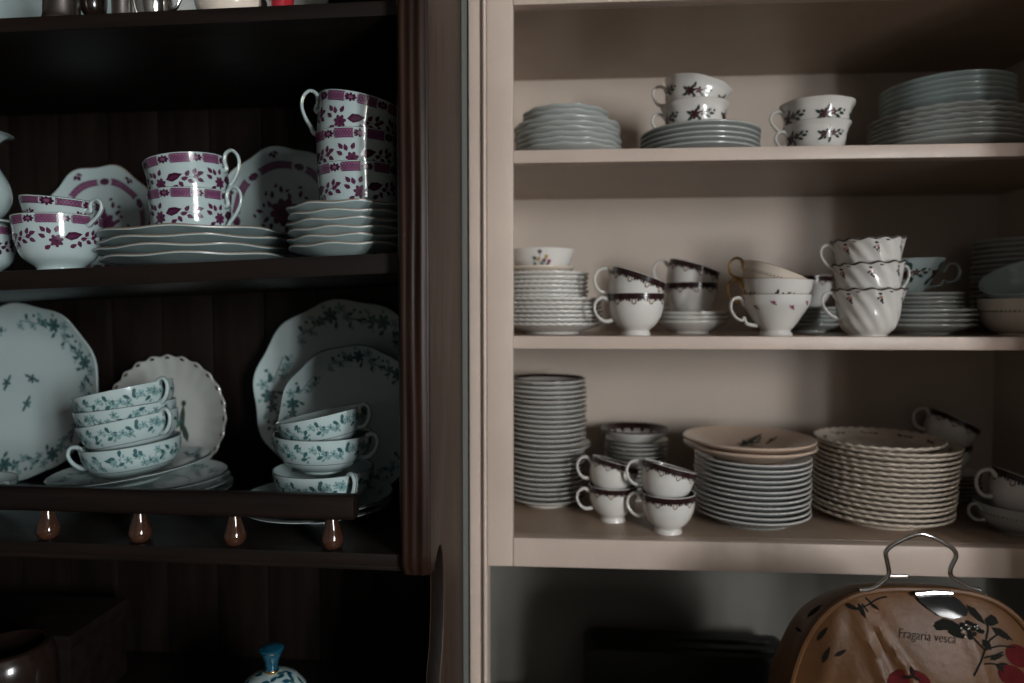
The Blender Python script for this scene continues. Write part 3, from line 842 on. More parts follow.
pl['M5'] = plate('saucer', Wd(815, 70, 1.12)/2, 0.012, 0.030, 'porc_grey', None, None, 48)
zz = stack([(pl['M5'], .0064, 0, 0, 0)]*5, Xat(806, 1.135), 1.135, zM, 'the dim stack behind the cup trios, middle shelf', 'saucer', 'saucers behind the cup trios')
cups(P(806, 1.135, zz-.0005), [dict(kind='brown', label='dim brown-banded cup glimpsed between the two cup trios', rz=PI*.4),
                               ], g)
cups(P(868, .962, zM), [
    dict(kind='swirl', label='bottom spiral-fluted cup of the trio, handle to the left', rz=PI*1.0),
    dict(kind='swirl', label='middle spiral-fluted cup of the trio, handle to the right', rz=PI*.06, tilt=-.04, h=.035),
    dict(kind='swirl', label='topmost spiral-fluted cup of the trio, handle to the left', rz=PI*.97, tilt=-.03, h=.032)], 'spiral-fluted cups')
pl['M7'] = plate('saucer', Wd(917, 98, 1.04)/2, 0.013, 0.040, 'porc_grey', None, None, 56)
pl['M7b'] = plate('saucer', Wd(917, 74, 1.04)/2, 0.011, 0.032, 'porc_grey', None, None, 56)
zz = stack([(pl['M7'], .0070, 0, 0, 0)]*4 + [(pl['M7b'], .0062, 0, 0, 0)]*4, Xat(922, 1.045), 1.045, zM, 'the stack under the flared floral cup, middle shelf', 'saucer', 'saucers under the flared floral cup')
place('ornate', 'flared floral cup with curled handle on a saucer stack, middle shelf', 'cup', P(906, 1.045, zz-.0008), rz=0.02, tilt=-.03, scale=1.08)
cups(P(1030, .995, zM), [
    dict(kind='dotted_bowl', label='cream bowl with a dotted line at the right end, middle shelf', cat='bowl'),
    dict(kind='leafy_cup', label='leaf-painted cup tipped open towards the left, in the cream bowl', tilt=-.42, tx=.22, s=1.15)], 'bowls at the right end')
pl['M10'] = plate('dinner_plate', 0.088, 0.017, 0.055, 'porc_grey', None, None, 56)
stack([(pl['M10'], .0078, 0, 0, 0)]*17, Xat(1036, 1.125), 1.125, zM, 'the shadowed tall stack at the right, middle shelf', 'plate', 'shadowed plates at the right end')

# ================================================================== CUPBOARD: LOWEST SHELF
pl['B1'] = plate('side_plate', Wd(549, 78, 1.09)/2, 0.013, 0.036, 'porc_white', 'line_grey', None, 56, edge=.0040)
pl['B1d'] = plate('side_plate', Wd(549, 76, 1.09)/2, 0.013, 0.036, 'porc_white', 'dark_brown', None, 56, edge=.0040)
def rim_brown(d):
    d.band_in(d.R*0.86, d.R*0.985, 'dark_brown')
pl['B1t'] = plate('side_plate', Wd(549, 76, 1.09)/2, 0.013, 0.036, 'porc_white', 'dark_brown', None, 56, deco=rim_brown)
pl['B1w'] = plate('side_plate', Wd(551, 88, 1.09)/2, 0.013, 0.036, 'porc_white', 'line_grey', None, 56, edge=.0040)
its = [(pl['B1'], .0076, -.002, 0, .0)]*7 + [(pl['B1'], .0075, .001, 0, 0)]*4 + [(pl['B1w'], .0072, .001, 0, 0)] + [(pl['B1'], .0075, .001, 0, 0)]*9 + [(pl['B1d'], .0072, .003, 0, 0)] + [(pl['B1'], .0076, 0, 0, 0)]*3 + [(pl['B1t'], .006, 0, 0, 0)]
stack(its, Xat(547, 1.10), 1.10, zB, 'the tall white stack, left of the lowest shelf', 'plate', 'plates at the left of the lowest shelf', jit=.0016, rndtilt=.012)
def saucer_brown(d):
    d.band_in(d.R*0.80, d.R*0.985, 'dark_brown')
    for k in range(16):
        t = 2*PI*k/16
        print_face(d, d.R*.76*math.cos(t), d.R*.76*math.sin(t), [(ell(0, 0, .003, .004, 0), 'dark_brown')], t)
        print_face(d, d.R*.75*math.cos(t+.2), d.R*.75*math.sin(t+.2), [(ell(0, 0, .0018, .0018, 0), 'rose_pink')], t)
pl['B2'] = plate('saucer', Wd(636, 64, 1.14)/2, 0.013, 0.026, 'porc_white', 'line_grey', None, 48)
pl['B2t'] = plate('soup_bowl', Wd(636, 69, 1.14)/2, 0.023, 0.028, 'porc_white', 'dark_brown', None, 56, curve=1.2, deco=saucer_brown)
zz = stack([(pl['B2'], .0070, 0, 0, 0)]*13, Xat(637, 1.14), 1.14, zB, 'the stack behind small banded cups, lowest shelf', 'saucer', 'saucers behind the small cups')
place(pl['B2t'], 'white dish with dark brown inner border, on saucers behind small cups', 'bowl', P(636, 1.14, zz-.0003))
g = 'brown-banded teacups'
cups(P(614, 1.012, zB), [
    dict(kind='brown', label='lower small banded cup beside the tall white plate stack', rz=PI*1.05, s=.92),
    dict(kind='brown', label='tilted upper small banded cup beside the tall white plate stack', rz=PI*.98, tilt=.26, tx=-.12, s=.92)], g)
cups(P(670, .963, zB), [
    dict(kind='brown', label='lower banded cup nearest the lowest shelf edge, on its foot', rz=PI*.93, s=.97),
    dict(kind='brown', label='tilted upper banded cup nearest the lowest shelf edge', rz=PI*.96, tilt=.26, tx=-.12, s=.97)], g)
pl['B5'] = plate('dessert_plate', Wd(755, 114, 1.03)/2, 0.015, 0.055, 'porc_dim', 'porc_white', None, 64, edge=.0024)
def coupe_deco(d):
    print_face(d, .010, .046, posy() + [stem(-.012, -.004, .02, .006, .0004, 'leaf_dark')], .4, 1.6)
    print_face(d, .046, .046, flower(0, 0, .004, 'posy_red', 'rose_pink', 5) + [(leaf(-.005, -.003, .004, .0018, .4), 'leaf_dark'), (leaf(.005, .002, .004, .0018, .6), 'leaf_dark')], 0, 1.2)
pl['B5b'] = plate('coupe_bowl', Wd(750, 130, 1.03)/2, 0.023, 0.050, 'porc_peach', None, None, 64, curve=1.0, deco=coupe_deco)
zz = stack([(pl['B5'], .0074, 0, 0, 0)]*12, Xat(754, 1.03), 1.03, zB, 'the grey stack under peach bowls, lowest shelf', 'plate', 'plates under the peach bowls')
place(pl['B5b'], 'lower peach shallow bowl of two, on grey plates, lowest shelf', 'bowl', P(751, 1.03, zz+.0003), group='peach bowls')
place(pl['B5b'], 'upper peach shallow bowl with dark floral sprig inside, lowest shelf', 'bowl', P(750, 1.03, zz+.0095), rz=-.05, group='peach bowls')
def garland(d):
    for k in range(9):
        t = 2*PI*k/9
        L = [(ell(0, 0, .003, .0022), 'rose_pink'), (leaf(-.006, .001, .0035, .0016, .3), 'leaf_dark'), (leaf(.006, .001, .0035, .0016, -.3), 'leaf_dark'), (ell(.0095, -.001, .0014, .0014), 'posy_red')]
        print_face(d, d.R*.84*math.cos(t), d.R*.84*math.sin(t), L, t+PI/2, 1.3)
pl['B6'] = plate('scalloped_plate', Wd(888, 134, 1.05)/2, 0.015, 0.062, 'porc_cream', None, scallop(38, .011, .103, .0009), 190, deco=garland)
pl['B6t'] = plate('scalloped_plate', Wd(880, 122, 1.05)/2, 0.014, 0.058, 'porc_cream', None, scallop(34, .012, .093, .0012), 170, deco=garland)
its = [(pl['B6'], .0070, (-.003 + .0006*k), 0, 0) for k in range(15)] + [(pl['B6t'], .006, -.007, 0, 0)]
stack(its, Xat(886, 1.05), 1.05, zB, 'the scalloped stack behind the bag handle, lowest shelf', 'plate', 'scalloped plates on the lowest shelf')
# cups in the shade behind the scalloped stack stand on a few saucers
pl['B7'] = plate('saucer', 0.050, 0.012, 0.026, 'porc_white', 'dark_brown', None, 48)
zz = stack([(pl['B7'], .0066, 0, 0, 0)]*6, Xat(950, 1.162), 1.162, zB, 'the shaded saucers behind the scalloped plates', 'saucer', 'shaded saucers behind the scalloped plates')
cups(P(950, 1.162, zz-.0005), [
    dict(kind='brown', label='lower shaded banded cup behind the scalloped plate stack', rz=PI*.9, s=.95),
    dict(kind='brown', label='tilted shaded banded cup peeping over the scalloped plate stack', rz=PI*.95, tilt=.48)], g)
cups(P(1026, .995, zB), [
    dict(kind='low_cup', label='wide low cup with dotted line at the right edge, lowest shelf', rz=PI*1.02),
    dict(kind='brown', label='banded cup tilted right inside the wide low cup, right edge', rz=PI*1.0, tilt=.34, s=1.12)], 'cups at the right edge')

# ================================================================== NICHE AND BAG
mb = MB()
xa, xb = Xat(586, 1.13), Xat(800, 1.13); ztp = Zat(600, 650, 1.10)
pts = [(xa, WT)] + [(xa + .022 - .022*math.cos(a), ztp - .022 + .022*math.sin(a)) for a in [PI/2*k/6 for k in range(7)]] + [(xb - .022 + .022*math.sin(a), ztp - .028 + .022*math.cos(a)) for a in [PI/2*k/6 for k in range(7)]] + [(xb, WT)]
mb.prism(pts, 'y', 1.10, 1.185, 'black_plastic')
tst = obj('toaster', mb.build('toaster', bevel=0.003)); tag(tst, 'black round-cornered appliance standing in the dim niche under the cupboard', 'toaster')
mb = MB()
for dy in (1.118, 1.148): mb.box((xa+.035, dy, ztp-.0042), (xb-.035, dy+.014, ztp-.0005), 'black_plastic')
o = obj('slot_trim', mb.build('slot_trim'), tst)


# padded bag: arched front panel with piping and gathered folds, deep gusset, wire handle, clasp
BY = 0.72
bagP = Vector((Xat(928, BY), BY + .05, WT))
bag = empty('padded_bag', 'tan padded bag printed with strawberry plants, chrome wire handle on top', 'bag', bagP)
BW = Wd(928, 278, BY)/2
BT = Zat(928, 589.5, BY) - WT                # crown of the front piping
AH = 0.228
NA = 120
def arch(k):
    """closed outline of the front panel, k = 0..NA-1"""
    u = k/NA
    if u < .62:
        a = PI*u/.62; c, s_ = math.cos(a), math.sin(a); n = 3.1
        r = (abs(c)**n + abs(s_)**n)**(-1/n)
        return BW*r*c, BT - AH + AH*r*s_
    if u < .74: t = (u-.62)/.12; return -BW*(1-.04*t), (BT-AH)*(1-t)
    if u < .88: t = (u-.74)/.14; return BW*.96*(-1+2*t), 0.0
    t = (u-.88)/.12; return BW*(.96+.04*t), (BT-AH)*t
def px_loc(px, py): q = at(px, py, BY-.02) - bagP; return q.x, q.z
FOLDS = [(px_loc(859, 606), px_loc(884, 690), .0055, .0065), (px_loc(868, 610), px_loc(912, 682), .005, .005), (px_loc(845, 612), px_loc(822, 690), .004, .009), (px_loc(962, 604), px_loc(985, 690), .003, .008)]
def fold(x, z):
    d = 0
    for (a, b, amp, w) in FOLDS:
        vx, vz = b[0]-a[0], b[1]-a[1]; L2 = vx*vx+vz*vz
        t = max(-.1, min(1.6, ((x-a[0])*vx + (z-a[1])*vz)/L2))
        dd = ((x-a[0]-vx*t)**2 + (z-a[1]-vz*t)**2)
        fade = min(1, max(0, (t+.1)/.15))
        d += amp*fade*math.exp(-dd/(w*w)) - .6*amp*fade*math.exp(-dd/(w*w*5))
    return d
rings = []
cz = BT - AH*.75
QS = [1 - k/44 for k in range(44)]
for q in reversed(QS[1:]):                    # front panel, centre outwards
    ring = []
    for k in range(NA):
        x, z = arch(k); x, z = x*q, cz + (z-cz)*q
        y = -.05 - .040*(1-q**2.2)**.8*min(1, max(.25, z/.1)) - fold(x, z)
        ring.append((x, y, max(z, 0)))
    rings.append(ring)
rings.append([(arch(k)[0], -.05, arch(k)[1]) for k in range(NA)])
for v_, sx, dz_ in [(.02, 1.01, .001), (.10, 1.018, 0), (.25, 1.02, -.004), (.45, 1.015, -.011), (.65, .99, -.021), (.85, .97, -.038), (1.0, .86, -.062), (1.02, .5, -.15), (1.02, .05, -.24)]:
    ring = []
    for k in range(NA):
        x, z = arch(k); zz_ = z + dz_*min(1, z/.15)
        ring.append((x*sx + .0012*math.sin(k*.9)*v_*(v_ < .9), -.05 + .10*v_, max(0, zz_ if sx > .6 else cz + (zz_-cz)*sx)))
    rings.append(ring)
v = [p for r in rings for p in r]; nr = len(rings)
f = [(j*NA+k, j*NA+(k+1) % NA, (j+1)*NA+(k+1) % NA, (j+1)*NA+k) for j in range(nr-1) for k in range(NA)] + [tuple(range(NA))[::-1], tuple(range((nr-1)*NA, nr*NA))]
mb = MB(); mb.add(v, f, 'bag_cloth'); me = mb.build('cloth_body'); obj('cloth_body', me, bag)
mp_ = MB(); mp_.tube([(arch(k % NA)[0], -.052, arch(k % NA)[1] + .0005) for k in range(-8, 84)], .0032, 'bag_cloth', sides=8)
obj('piping', mp_.build('piping'), bag)
# printing on the cloth: laid out on the dome by shooting each outline point from in front at the cloth
import mathutils
bvh = mathutils.bvhtree.BVHTree.FromPolygons([Vector(p) for p in mb.v], mb.f)
eyeL = EYE - bagP
def on_cloth(px, py, eps=0.0006):
    d = ray(px, py).normalized()
    h, n, i_, dist = bvh.ray_cast(eyeL, d)
    if h is None: return None
    if n.dot(d) > 0: n = -n
    return h + n*eps
def cloth_poly(mbx, pts, m, eps=.0006):
    c = cen(pts); n = len(pts); q = [on_cloth(*c, eps)] + [on_cloth(x, y, eps) for x, y in pts]
    mid = [on_cloth((x+c[0])/2, (y+c[1])/2, eps) for x, y in pts]
    if any(p is None for p in q + mid): return
    v = [q[0]] + mid + q[1:]
    mbx.add(v, [(0, 1+k, 1+(k+1) % n) for k in range(n)] + [(1+k, 1+n+k, 1+n+(k+1) % n, 1+(k+1) % n) for k in range(n)], m)
def cloth_line(mbx, pts, w, m='bag_ink'):
    c = cr([(a, b, 0) for a, b in pts], 5)
    for a, b in zip(c, c[1:]):
        dx, dy = b.x-a.x, b.y-a.y; L = math.hypot(dx, dy) or 1; nx, ny = -dy/L*w, dx/L*w
        q = [on_cloth(x, y) for x, y in [(a.x+nx, a.y+ny), (b.x+nx, b.y+ny), (b.x-nx, b.y-ny), (a.x-nx, a.y-ny)]]
        if all(q): mbx.add(q, [(0, 1, 2, 3)], m)
def piece(name): 
    global pm
    pm = MB(); return name
def done(name):
    if pm.f: obj(name, pm.build(name, flip=False), bag)
leafpx = leaf
rb = random.Random(3)
n_ = piece('bramble_print')
for a in [[(974, 676), (980, 664), (985, 650), (990, 640)], [(985, 650), (975, 640), (968, 632)], [(984, 658), (996, 655), (1003, 652)], [(985, 650), (1000, 646), (1016, 648)], [(984, 664), (994, 664), (1004, 668)],
          [(986, 640), (988, 628), (985, 620)], [(990, 640), (1000, 634), (1008, 640)]]:
    cloth_line(pm, a, .8)
for (x, y, L, w, r) in [(948, 625, 14, 6, .15), (955, 632, 11, 5, .7), (976, 615, 14, 3.6, .8), (992, 621, 7, 6, .3), (1002, 634, 13, 3.5, .55), (987, 645, 7, 3.6, .9), (997, 657, 8, 2.6, -.35), (940, 627, 7, 4, .2)]:
    cloth_poly(pm, leafpx(x, y, L, w, r), 'bag_ink')
for k in range(22):
    a = rb.uniform(0, 2*PI); q = rb.uniform(0, 1)**.5
    cloth_poly(pm, ell(970 + 13*q*math.cos(a), 631 + 9*q*math.sin(a), 2.6, 2.4, n=7), 'bag_ink', .0008)
for k in range(10):
    a = rb.uniform(0, 2*PI); q = rb.uniform(0, 1)**.5
    cloth_poly(pm, ell(970 + 11*q*math.cos(a), 632 + 8*q*math.sin(a), .9, .8, n=6), 'porc_grey', .0011)
done(n_)
for bx_, by_, ra, rb_, rr_, lv in [(909, 683, 22, 14, .1, [(912, 672, 6, 2, 1.4), (908, 677, 6, 1.6, .1), (917, 679, 5, 1.6, .4)]), (1018, 656, 14, 10, .7, []), (1012, 676, 15, 10, .5, [(1000, 668, 6, 2, .9), (1003, 664, 5, 1.6, 0)])]:
    n_ = piece('strawberry_print'); cloth_poly(pm, ell(bx_, by_, ra, rb_, rr_, 16), 'berry')
    for (x, y, L, w, r) in lv: cloth_poly(pm, leafpx(x, y, L, w, r), 'bag_ink', .0011)
    done(n_)
for (x, y, L, w, r) in [(827, 655, 9, 2.4, -1.15), (841, 653, 7, 2.3, -.5), (815, 611, 10, 2.2, -.7), (823, 634, 9, 2.2, -.9), (799, 630, 4, 1.6, .7), (1010, 612, 9, 3, .4)]:
    n_ = piece('leaf_print'); cloth_poly(pm, leafpx(x, y, L, w, r), 'bag_ink'); done(n_)
n_ = piece('sprig_print')
for (x, y, L, w, r) in [(852, 607, 9, 2.4, .4), (862, 611, 9, 2.6, 1.1), (875, 607, 6, 1.6, .6)]: cloth_poly(pm, leafpx(x, y, L, w, r), 'bag_ink')
for a in [[(845, 602), (856, 608), (866, 606), (878, 599), (887, 597)], [(862, 604), (868, 612)], [(866, 598), (872, 604)]]:
    cloth_line(pm, a, .7)
done(n_)
# lettering
fc = bpy.data.curves.new('lettering', 'FONT'); fc.body = 'Fragaria vesca'; fc.size = 1.0; fc.shear = 0.15; fc.offset = -0.012
fo = bpy.data.objects.new('lettering_source', fc); COL.objects.link(fo)
bpy.context.view_layer.update()
dg = bpy.context.evaluated_depsgraph_get(); tm = fo.evaluated_get(dg).to_mesh()
tv = [Vector(q.co) for q in tm.vertices]; tf = [tuple(q.vertices) for q in tm.polygons]
wx = max(q.x for q in tv); k = 58.0/wx
bpy.data.objects.remove(fo); bpy.data.curves.remove(fc)
lm = MB(); vv = []
for q in tv: vv.append(on_cloth(898 + q.x*k, 637.5 + q.x*k*0.11 - q.y*k*1.35, .0005) or Vector((0, 0, 0.05)))
lm.add(vv, tf, 'bag_ink')
obj('lettering', lm.build('lettering', flip=False), bag)
# wire handle (stands in a plane across the bag)
HY = 0.712
hp = [(859, 590), (872, 589), (884, 581), (889, 573), (887, 560), (886, 552), (893, 545), (908, 537.5), (920, 534), (930, 536), (944, 543), (954, 550), (956, 557), (951, 568), (951, 575), (957, 580), (970, 587), (980, 590)]
hw = [at(a, b, HY) - bagP for a, b in hp]
mb = MB(); mb.tube(cr(hw, 5), 0.0022, 'chrome', sides=10)
o = obj('wire_handle', mb.build('wire_handle'), bag); o['label'] = 'chrome wire handle'
# clasp: bright lip and rounded tongue lying on the cloth
mb = MB()
c0 = on_cloth(931, 593); c1 = [at(a, b, HY-.006) - bagP for a, b in [(912.5, 590.5), (951, 591.5)]]
mb.tube([on_cloth(a, b, .0045) for a, b in [(913, 595), (922, 594.5), (931, 594.3), (940, 594.5), (950, 595.2)]], .0027, 'chrome', sides=8)
o = obj('clasp_bar', mb.build('clasp_bar'), bag)
tg = [(914, 594), (931, 593), (948, 595), (958, 601), (966, 610), (965, 616), (952, 619), (938, 616), (926, 608), (918, 601)]
mb = MB(); n = len(tg)
lo_ = [on_cloth(a, b, .0002) for a, b in tg]; up_ = [on_cloth(a, b, .0032) for a, b in tg]; cc = on_cloth(941, 606, .0048)
mb.add(up_ + lo_ + [cc], [(2*n, k, (k+1) % n) for k in range(n)] + [(k, n+k, n+(k+1) % n, (k+1) % n) for k in range(n)], 'chrome')
me = mb.build('clasp_tongue'); MATS['dark_steel'] = mat('dark_steel', (0.015, 0.015, 0.015), .16, spec=0.35)
me.materials[0] = MATS['dark_steel']; obj('clasp_tongue', me, bag)
mb = MB(); q = [at(a, b, HY+.002) - bagP for a, b in [(888.5, 577), (907, 577)]]
mb.tube([q[0], (q[0]+q[1])/2, q[1]], .0028, 'pewter', sides=8, flat=0.6)
obj('hinge_plate', mb.build('hinge_plate'), bag)

# ================================================================== DRESSER: MIDDLE SHELF (purple service)
def dz2(X, Y):
    l = DMI @ Vector((X, Y, 1)); return z2(l.x)
TB = Matrix.Rotation(-sl2, 4, 'Y')            # the shelf sags to the left
sa = -math.atan(sl2)
def D2(px, Y): X = Xat(px, Y); return Vector((X, Y, dz2(X, Y)))
g = 'purple-flowered cups in the dresser'
def lean_plate(kind, label, px, Y, z, lean, roll=0.0, group=None, side=0.0):
    """plate standing on its rim, leaning back; Y is where the rim stands"""
    k = kind; R = k.R
    a = PI/2 - lean
    rot = Matrix.Rotation(side, 4, 'Z') @ Matrix.Rotation(a, 4, 'X') @ Matrix.Rotation(roll, 4, 'Z')
    zmin = min((rot @ v.co).z for v in k.me.vertices)
    low = min((rot @ v.co for v in k.me.vertices), key=lambda q: q.z)
    o = obj(k.name, k.me)
    o.matrix_basis = Matrix.Translation((Xat(px, Y), Y - low.y, z - zmin + .0003)) @ rot
    tag(o, label, 'plate', group); return o
def purple_plate(d):
    R = d.R
    for k in range(6):
        t = PI/3*k
        d.band_in(R*.70, R*.79, 'purple_light', t0=t+.17, t1=t+.88)
        d.band_in(R*.695, R*.71, 'purple', t0=t+.15, t1=t+.90, eps=.0006)
        d.band_in(R*.785, R*.80, 'purple', t0=t+.15, t1=t+.90, eps=.0006)
        print_face(d, R*.745*math.cos(t), R*.745*math.sin(t), [(ell(0, 0, .0045, .0075), 'purple')] + [(ell(.004*math.cos(a), .0065*math.sin(a), .0016, .0018), 'purple_dark') for a in [PI/4*j for j in range(8)]], t)
        print_face(d, R*.90*math.cos(t+.5), R*.90*math.sin(t+.5), [(leaf(-.004, 0, .0045, .0022, .5), 'purple'), (leaf(.004, .001, .0045, .0022, -.5), 'purple'), (ell(0, -.003, .003, .003), 'purple_dark')], t+.5-PI/2)
    L = flower(0, 0, .020, 'purple', 'purple_dark', 9) + [(ell(0, 0, .009, .009, n=14), 'purple_dark')]
    for k in range(14):
        a = 2*PI*k/14 + .2; q = .030 + .006*math.sin(k*2.3)
        L.append((leaf(q*math.cos(a), q*math.sin(a), .006, .003, a+.6*math.sin(k)), 'purple'))
        L.append((leaf((q+.007)*math.cos(a+.16), (q+.007)*math.sin(a+.16), .004, .002, a-.8), 'purple_dark'))
    print_face(d, 0, 0, L, 0, R/.085*.95)
pl['D7'] = plate('salad_plate', 0.096, 0.016, 0.052, 'porc_cool', 'gilt_line', scallop(8, .022, .094, .001), 96, deco=purple_plate)
pl['D4'] = plate('salad_plate', 0.090, 0.014, 0.050, 'porc_cool', 'gilt_line', scallop(8, .022, .083, .001), 96, deco=purple_plate)
q = D2(95, .985); lean_plate(pl['D4'], 'purple-patterned plate standing behind the purple bowl in the dresser', 95, .985, q.z, .13, .5, 'purple plates leaning at the back')
q = D2(278, .985); lean_plate(pl['D7'], 'purple-patterned plate leaning between the two purple cup stacks', 279, .985, q.z, .12, .2, 'purple plates leaning at the back')
# bowl with a small cup in it
cups(D2(62, .790), [
    dict(kind='purple_bowl', label='purple-flowered footed bowl at the left of the upper dresser shelf', rz=2.35, tilt=sa, cat='bowl', s=.93),
    dict(kind='purple_small', label='small purple-banded cup set inside the purple footed bowl', rz=-.25, tilt=sa+.10, s=1.1, h=.045, dx=.004)], g)
# plates and the two cups
pl['D5'] = plate('dinner_plate', Wd(188, 174, .865)/2, 0.0125, 0.066, 'porc_cool', 'gilt_line', scallop(8, .012, .113, .0009), 96, curve=1.1)
q = D2(202, .865); zz = q.z; n = 4
for k in range(n):
    r = n-1-k
    place(pl['D5'], (['topmost plate of', 'second plate from the top of', 'third plate from the top of', 'bottom plate of'][r]) + ' the stack under two purple cups', 'plate', Vector((q.x + [.004, -.002, .002, 0][k]*1, q.y, zz)), rz=.3+.5*k, tilt=sa, group='plates under the purple cups')
    zz += .0102
cups(Vector((Xat(194, .84), .84, zz-.0046)), [
    dict(kind='purple', label='lower purple-flowered cup on the wavy-edged plates', rz=-.12, tilt=sa),
    dict(kind='purple', label='tilted upper purple-flowered cup on the wavy-edged plates', rz=-.06, tilt=sa-.10, h=.040)], g)
# saucers and three cups by the stile
pl['D8'] = plate('saucer', Wd(352, 118, .815)/2, 0.0145, 0.040, 'porc_cool', 'gilt_line', scallop(8, .012, .07, .0008), 96, curve=1.1)
q = D2(352, .818); zz = q.z; n = 6
for k in range(n):
    r = n-1-k
    place(pl['D8'], (ORD[r] + (' saucer in' if r == 0 else ' saucer from the top of') if r < n-1 else 'bottom saucer of') + ' the stack under three purple cups', 'saucer', Vector((q.x, q.y, zz)), rz=.4*k, tilt=sa, group='saucers under the purple cups')
    zz += .0092
cups(Vector((Xat(361, .815), .815, zz-.0044)), [
    dict(kind='purple', label='bottom purple-flowered cup of the three beside the dresser stile', rz=.5, tilt=sa),
    dict(kind='purple', label='middle purple-flowered cup of the three beside the dresser stile', rz=.35, tilt=sa+.03, h=.033),
    dict(kind='purple', label='topmost purple-flowered cup of three, tilted, handle to the left', rz=PI*1.02, tilt=.17, h=.041)], g)
# bowl and jug cut by the left edge of the picture
cups(D2(-22, .80), [dict(kind='purple_bowl', label='purple-flowered bowl under the pale jug at the far left', rz=1.0, s=.86, cat='bowl', tilt=sa)], g)
jo = [(p.x, p.y) for p in cr([(0.024, 0, 0), (0.023, .003, 0), (.031, .012, 0), (.038, .028, 0), (.036, .048, 0), (.026, .068, 0), (.021, .082, 0), (.024, .095, 0), (.033, .105, 0), (.042, .108, 0)], 4)]
ji = [(.041, .1085)] + [(r-.002, z) for r, z in reversed(jo[:-1]) if z > .006] + [(.015, .007), (0, .007)]
d = Dish(jo, ji, body='porc_cool'); KN['jug'] = Kind('milk_jug', d, handle=handle_mesh('handle', [(.022, .09), (.034, .095), (.05, .085), (.052, .06), (.044, .04), (.036, .034)], .003, 'porc_cool'))
jb = D2(-22, .80); lid_z = jb.z + .86*.070
pl['lid'] = plate('bowl_lid', .0415, .004, .03, 'porc_cool', None, None, 40)
place(pl['lid'], 'pale lid between the jug and its bowl at the far left', 'lid', Vector((jb.x, jb.y, lid_z+.0012)), tilt=sa)
place('jug', 'pale jug with flaring rim standing on a bowl, far left', 'jug', Vector((jb.x, jb.y, lid_z+.0072)), rz=PI*.9)

# ================================================================== DRESSER: LOWER SHELF (sea-green service)
def D3(px, Y): return Vector((Xat(px, Y), Y, zS3))
def teal_plate(d):
    R = d.R
    n = 0
    for k in range(9):
        t = 2*PI*k/9
        if k % 3 != 2:
            print_face(d, R*.85*math.cos(t), R*.85*math.sin(t), flower(0, 0, .007, 'teal_print', 'leaf_dark', 6) + flower(.011, .004, .0052, 'teal_light', 'teal_print', 5) + flower(-.010, -.002, .005, 'teal_print', 'teal_light', 5)
                       + [(leaf(.018, -.002, .0045, .002, .2), 'teal_print'), (leaf(-.017, .003, .0045, .002, -.4), 'teal_light'), (leaf(.003, -.009, .004, .0018, 1.3), 'teal_print'), (leaf(-.004, .010, .004, .0018, 1.9), 'teal_light'), (ell(.0235, .001, .0016, .0016), 'teal_print'), (ell(-.023, .0, .0016, .0016), 'teal_print')], t-PI/2, R/.11*1.3)
        print_face(d, R*.80*math.cos(t+.33), R*.80*math.sin(t+.33), sprig(k+3), t+.33-PI/2, R/.11*1.8)
def centre_sprigs(d):
    teal_plate(d)
    for x, y, r in [(-.018, .022, .3), (.022, .012, 1.8), (.002, -.022, 3.4)]:
        print_face(d, x, y, flower(0, 0, .006, 'teal_print', 'leaf_dark', 5) + [(leaf(.007, .003, .0045, .002, .5), 'teal_print'), (leaf(-.006, -.004, .0045, .002, .7), 'teal_print')], r, 1.2)
pl['E1'] = plate('dinner_plate', 0.135, 0.017, 0.082, 'porc_cool', None, scallop(10, .014, .13, .001), 120, deco=centre_sprigs, curve=1.6)
pl['E6'] = plate('dinner_plate', 0.138, 0.017, 0.080, 'porc_cool', None, scallop(10, .016, .138, .001), 120, deco=teal_plate, curve=1.6)
pl['E7'] = plate('salad_plate', 0.106, 0.015, 0.066, 'porc_cool', 'line_grey', scallop(10, .012, .106, .001), 120, deco=teal_plate, curve=1.6)
g2 = 'sea-green plates leaning at the back'
lean_plate(pl['E1'], 'large sea-green flowered plate leaning at the left of the lower shelf', 3, .982, zS3, .12, .4, g2)
lean_plate(pl['E6'], 'large flowered plate at the back, behind a smaller one near the stile', 341, .972, zS3, .10, 1.1, g2)
lean_plate(pl['E7'], 'smaller flowered plate leaning on the large one near the stile', 347, .925, zS3, .13, .8, g2)
# gilt-edged cake plate
def gilt_edge(d):
    R = d.R
    for k in range(24):
        t = 2*PI*k/24
        print_face(d, R*.965*math.cos(t), R*.965*math.sin(t), [(ell(0, 0, .0026, .004), 'gold')], t)
    print_face(d, .02, -.01, [(leaf(0, .012, .028, .006, 1.5), 'leaf_dark'), (leaf(.006, -.014, .022, .006, 1.9), 'leaf_dark'), (ell(.002, .04, .005, .006), 'leaf_dark'), (leaf(-.008, .0, .014, .004, .9), 'teal_print')], 0, .8)
pl['E5'] = plate('cake_plate', 0.095, 0.015, 0.055, 'porc_grey', None, scallop(24, .016, .095, .0012), 144, deco=gilt_edge)
lean_plate(pl['E5'], 'ruffled gilt-edged plate leaning behind the four sea-green cups', 159, .992, zS3, .10, 0, None)
